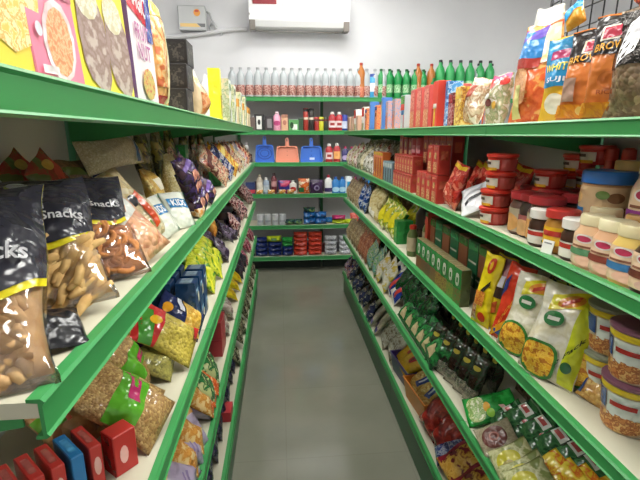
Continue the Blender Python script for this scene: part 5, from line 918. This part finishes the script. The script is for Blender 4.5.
# fifth shelf
k_cupw = can('white tissue tub', .08, .125, '#c6c8cc', [('r', 'logo', '#a4a8b0', -.5, .5, .3, .5)], None, 'tissue_tub', 'tub', sy=1)
for i in range(4): B(4, k_cupw, x=-.235+.082*i, inset=.02)
k_bpack = bag('napkin_pack', 'deep blue napkin pack', 'pack', .14, .075, .10, M('#1c5aa0', 'busy', '#2c7ac0', '#16386a', scale=14), [], 205, 1)
k_gpack = bag('napkin_pack', 'dark green and navy pack', 'pack', .14, .06, .10, M('#1c2f3c', 'busy', '#2a5a4a', '#6a8a4a', scale=14), [], 206, 1)
for i, (x, k, n) in enumerate(((.08, k_gpack, 1), (.17, k_gpack, 1), (.32, k_bpack, 2), (.27, k_gpack, 0), (.45, k_bpack, 2))):
    for t_ in range(n): B(4, k, x=x, inset=.02, dz=.068*t_, stack=i)
B(4, k_gpack, x=.32, inset=.02, dz=.135, label='dark green pack on top of the blue stack')
k_pk = bag('sponge_pack', 'pink sponge pack', 'pack', .16, .05, .1, '#b8326a', [], 207); k_yg = bag('sponge_pack', 'lime yellow sponge pack', 'pack', .16, .05, .1, '#b4c42a', [], 208); k_bb = bag('sponge_pack', 'bright blue sponge pack', 'pack', .12, .06, .1, '#1f7ac0', [], 209)
B(4, k_yg, x=.66, inset=.02); B(4, k_pk, x=.66, inset=.02, dz=.048); B(4, k_yg, x=.80, inset=.02, dz=.0); B(4, k_bb, x=.56, inset=.10, dz=.0); B(4, bag('snack_packet', 'red flower printed packet', 'packet', .12, .11, .05, M('#b83232', 'busy', '#d86a5a', scale=20), [], 210), x=.86, inset=.12)
for i in range(3): B(4, k_bb, x=.95+.14*i, inset=.02, label='bright blue sponge pack past the aisle end')
# base shelf
def packs(x, col, n, label, w=.15, top=None):
    k = bag('soap_pack', label, 'pack', w, .062, .10, M(*col), [('r', 'print', col[3] if len(col) > 3 else col[0], -.5, .5, .35, .6)], 211+int(x*10), .8, lod=1)
    for t_ in range(n): B(5, k, x=x, inset=.02+.004*(t_ % 2), dz=.054*t_, stack=str(x)+label)
nb = ('#1c2c6a', 'busy', '#24387f', '#141f4a'); rb = ('#c8402c', 'busy', '#d8563c', '#b0342a'); wb = ('#c4c6cc', 'busy', '#d4d6da', '#9a9ca4')
packs(-.385, nb, 3, 'navy blue soap pack', .15); packs(-.235, nb, 4, 'royal navy soap pack', .145); packs(-.08, nb, 3, 'navy soap pack under a yellow one', .16); packs(.065, nb, 2, 'navy soap pack under a green one', .13)
B(5, bag('soap_pack', 'lime yellow pack on the navy stack', 'pack', .17, .07, .1, '#b8cc2a', [('r', 'print', '#4a7a34', -.4, .4, .3, .7)], 221), x=-.09, inset=.02, dz=.168)
B(5, bag('soap_pack', 'leaf green pack on the navy stack', 'pack', .13, .06, .1, '#2f9a44', [], 222), x=.065, inset=.02, dz=.158); B(5, bag('soap_pack', 'leaf green pack under another', 'pack', .13, .055, .1, '#2a8a3c', [], 223), x=.065, inset=.02, dz=.11)
packs(.215, rb, 5, 'vermilion red soap pack', .165); packs(.385, rb, 5, 'tomato red soap pack', .165); packs(.57, wb, 4, 'white and grey soap pack', .15); packs(.735, wb, 4, 'pale grey soap pack', .14); packs(.95, wb, 3, 'pale soap pack past the aisle end', .14)
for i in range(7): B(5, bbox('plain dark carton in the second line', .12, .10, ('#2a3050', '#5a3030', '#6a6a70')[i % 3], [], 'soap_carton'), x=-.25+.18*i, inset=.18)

# ================================================================== labels, groups
import collections
def surface_sort(): 
    by = collections.defaultdict(list)
    for t_ in things: by[(t_['side'], t_['lev'], t_['label'])].append(t_)
    for (side, lev, lb), g in by.items():
        sh = SHELF[side, lev]; nw = len(lb.split())
        for t_ in g: t_['o']['category'] = t_['cat']
        if len(g) == 1: g[0]['o']['label'] = lb+(', '+sh if nw <= 12 else ''); continue
        stem = g[0]['o'].name.split('.')[0].replace('_', ' ')
        plural = stem+('es' if stem.endswith(('x', 'ch', 's')) else 's') if not stem.endswith('y') else stem[:-1]+'ies'
        adj = lb.split()[:2]
        st = collections.OrderedDict()
        for t_ in sorted(g, key=lambda t: (t['y'], t['z'])): st.setdefault(t_['stack'] if t_['stack'] is not None else id(t_), []).append(t_)
        many = len(st) > 1
        for i, (s_, mem) in enumerate(st.items()):
            mem.sort(key=lambda t: t['z'])
            for j, t_ in enumerate(mem):
                tier = ''
                if len(mem) > 1: tier = 'bottom' if j == 0 else ('top' if j == len(mem)-1 else ords[j]+' up')
                where = 'from its cereal-rack end' if side == 'B' else 'from aisle mouth'
                o_ = ords[i]
                if many and tier: ph = '%s stack, %s' % (o_, tier)
                elif tier: ph = '%s of its stack' % tier
                else: ph = '%s %s' % (o_, where if nw <= (5 if side == 'B' else 7) else ('along' if nw > 8 else 'in line'))
                full = '%s, %s, %s' % (lb, ph, sh)
                t_['o']['label'] = full; t_['o']['group'] = '%s %s on the %s' % (' '.join(adj), plural, sh)
surface_sort()
seen = collections.Counter(t_['o']['label'] for t_ in things)
for t_ in things:
    n = len(t_['o']['label'].replace(',', '').split())
    n = len(t_['o']['label'].replace(',', '').replace('-', ' ').split())
    if n > 16 or n < 4 or seen[t_['o']['label']] > 1: print('LABEL?', n, seen[t_['o']['label']], t_['o']['label'])
for k_ in list(globals().values()):
    for k in (k_ if isinstance(k_, list) else [k_]):
        if isinstance(k, Kind) and not k.used:
            print('UNUSED', k.label)
            for o in list(k.root.children)+[k.root]: bpy.data.objects.remove(o)
            k.used = True
print('THINGS', len(things))

# ------------------------------------------------------------------ world and view
w = bpy.data.worlds.new('world'); bpy.context.scene.world = w; w.use_nodes = True
w.node_tree.nodes['Background'].inputs['Color'].default_value = (.8, .85, .9, 1); w.node_tree.nodes['Background'].inputs['Strength'].default_value = .3
vs_ = bpy.context.scene.view_settings; vs_.view_transform = 'Standard'; vs_.look = 'None'; vs_.gamma = 1; vs_.exposure = EXPO
bpy.context.scene.cycles.max_bounces = 6; bpy.context.scene.cycles.transparent_max_bounces = 10
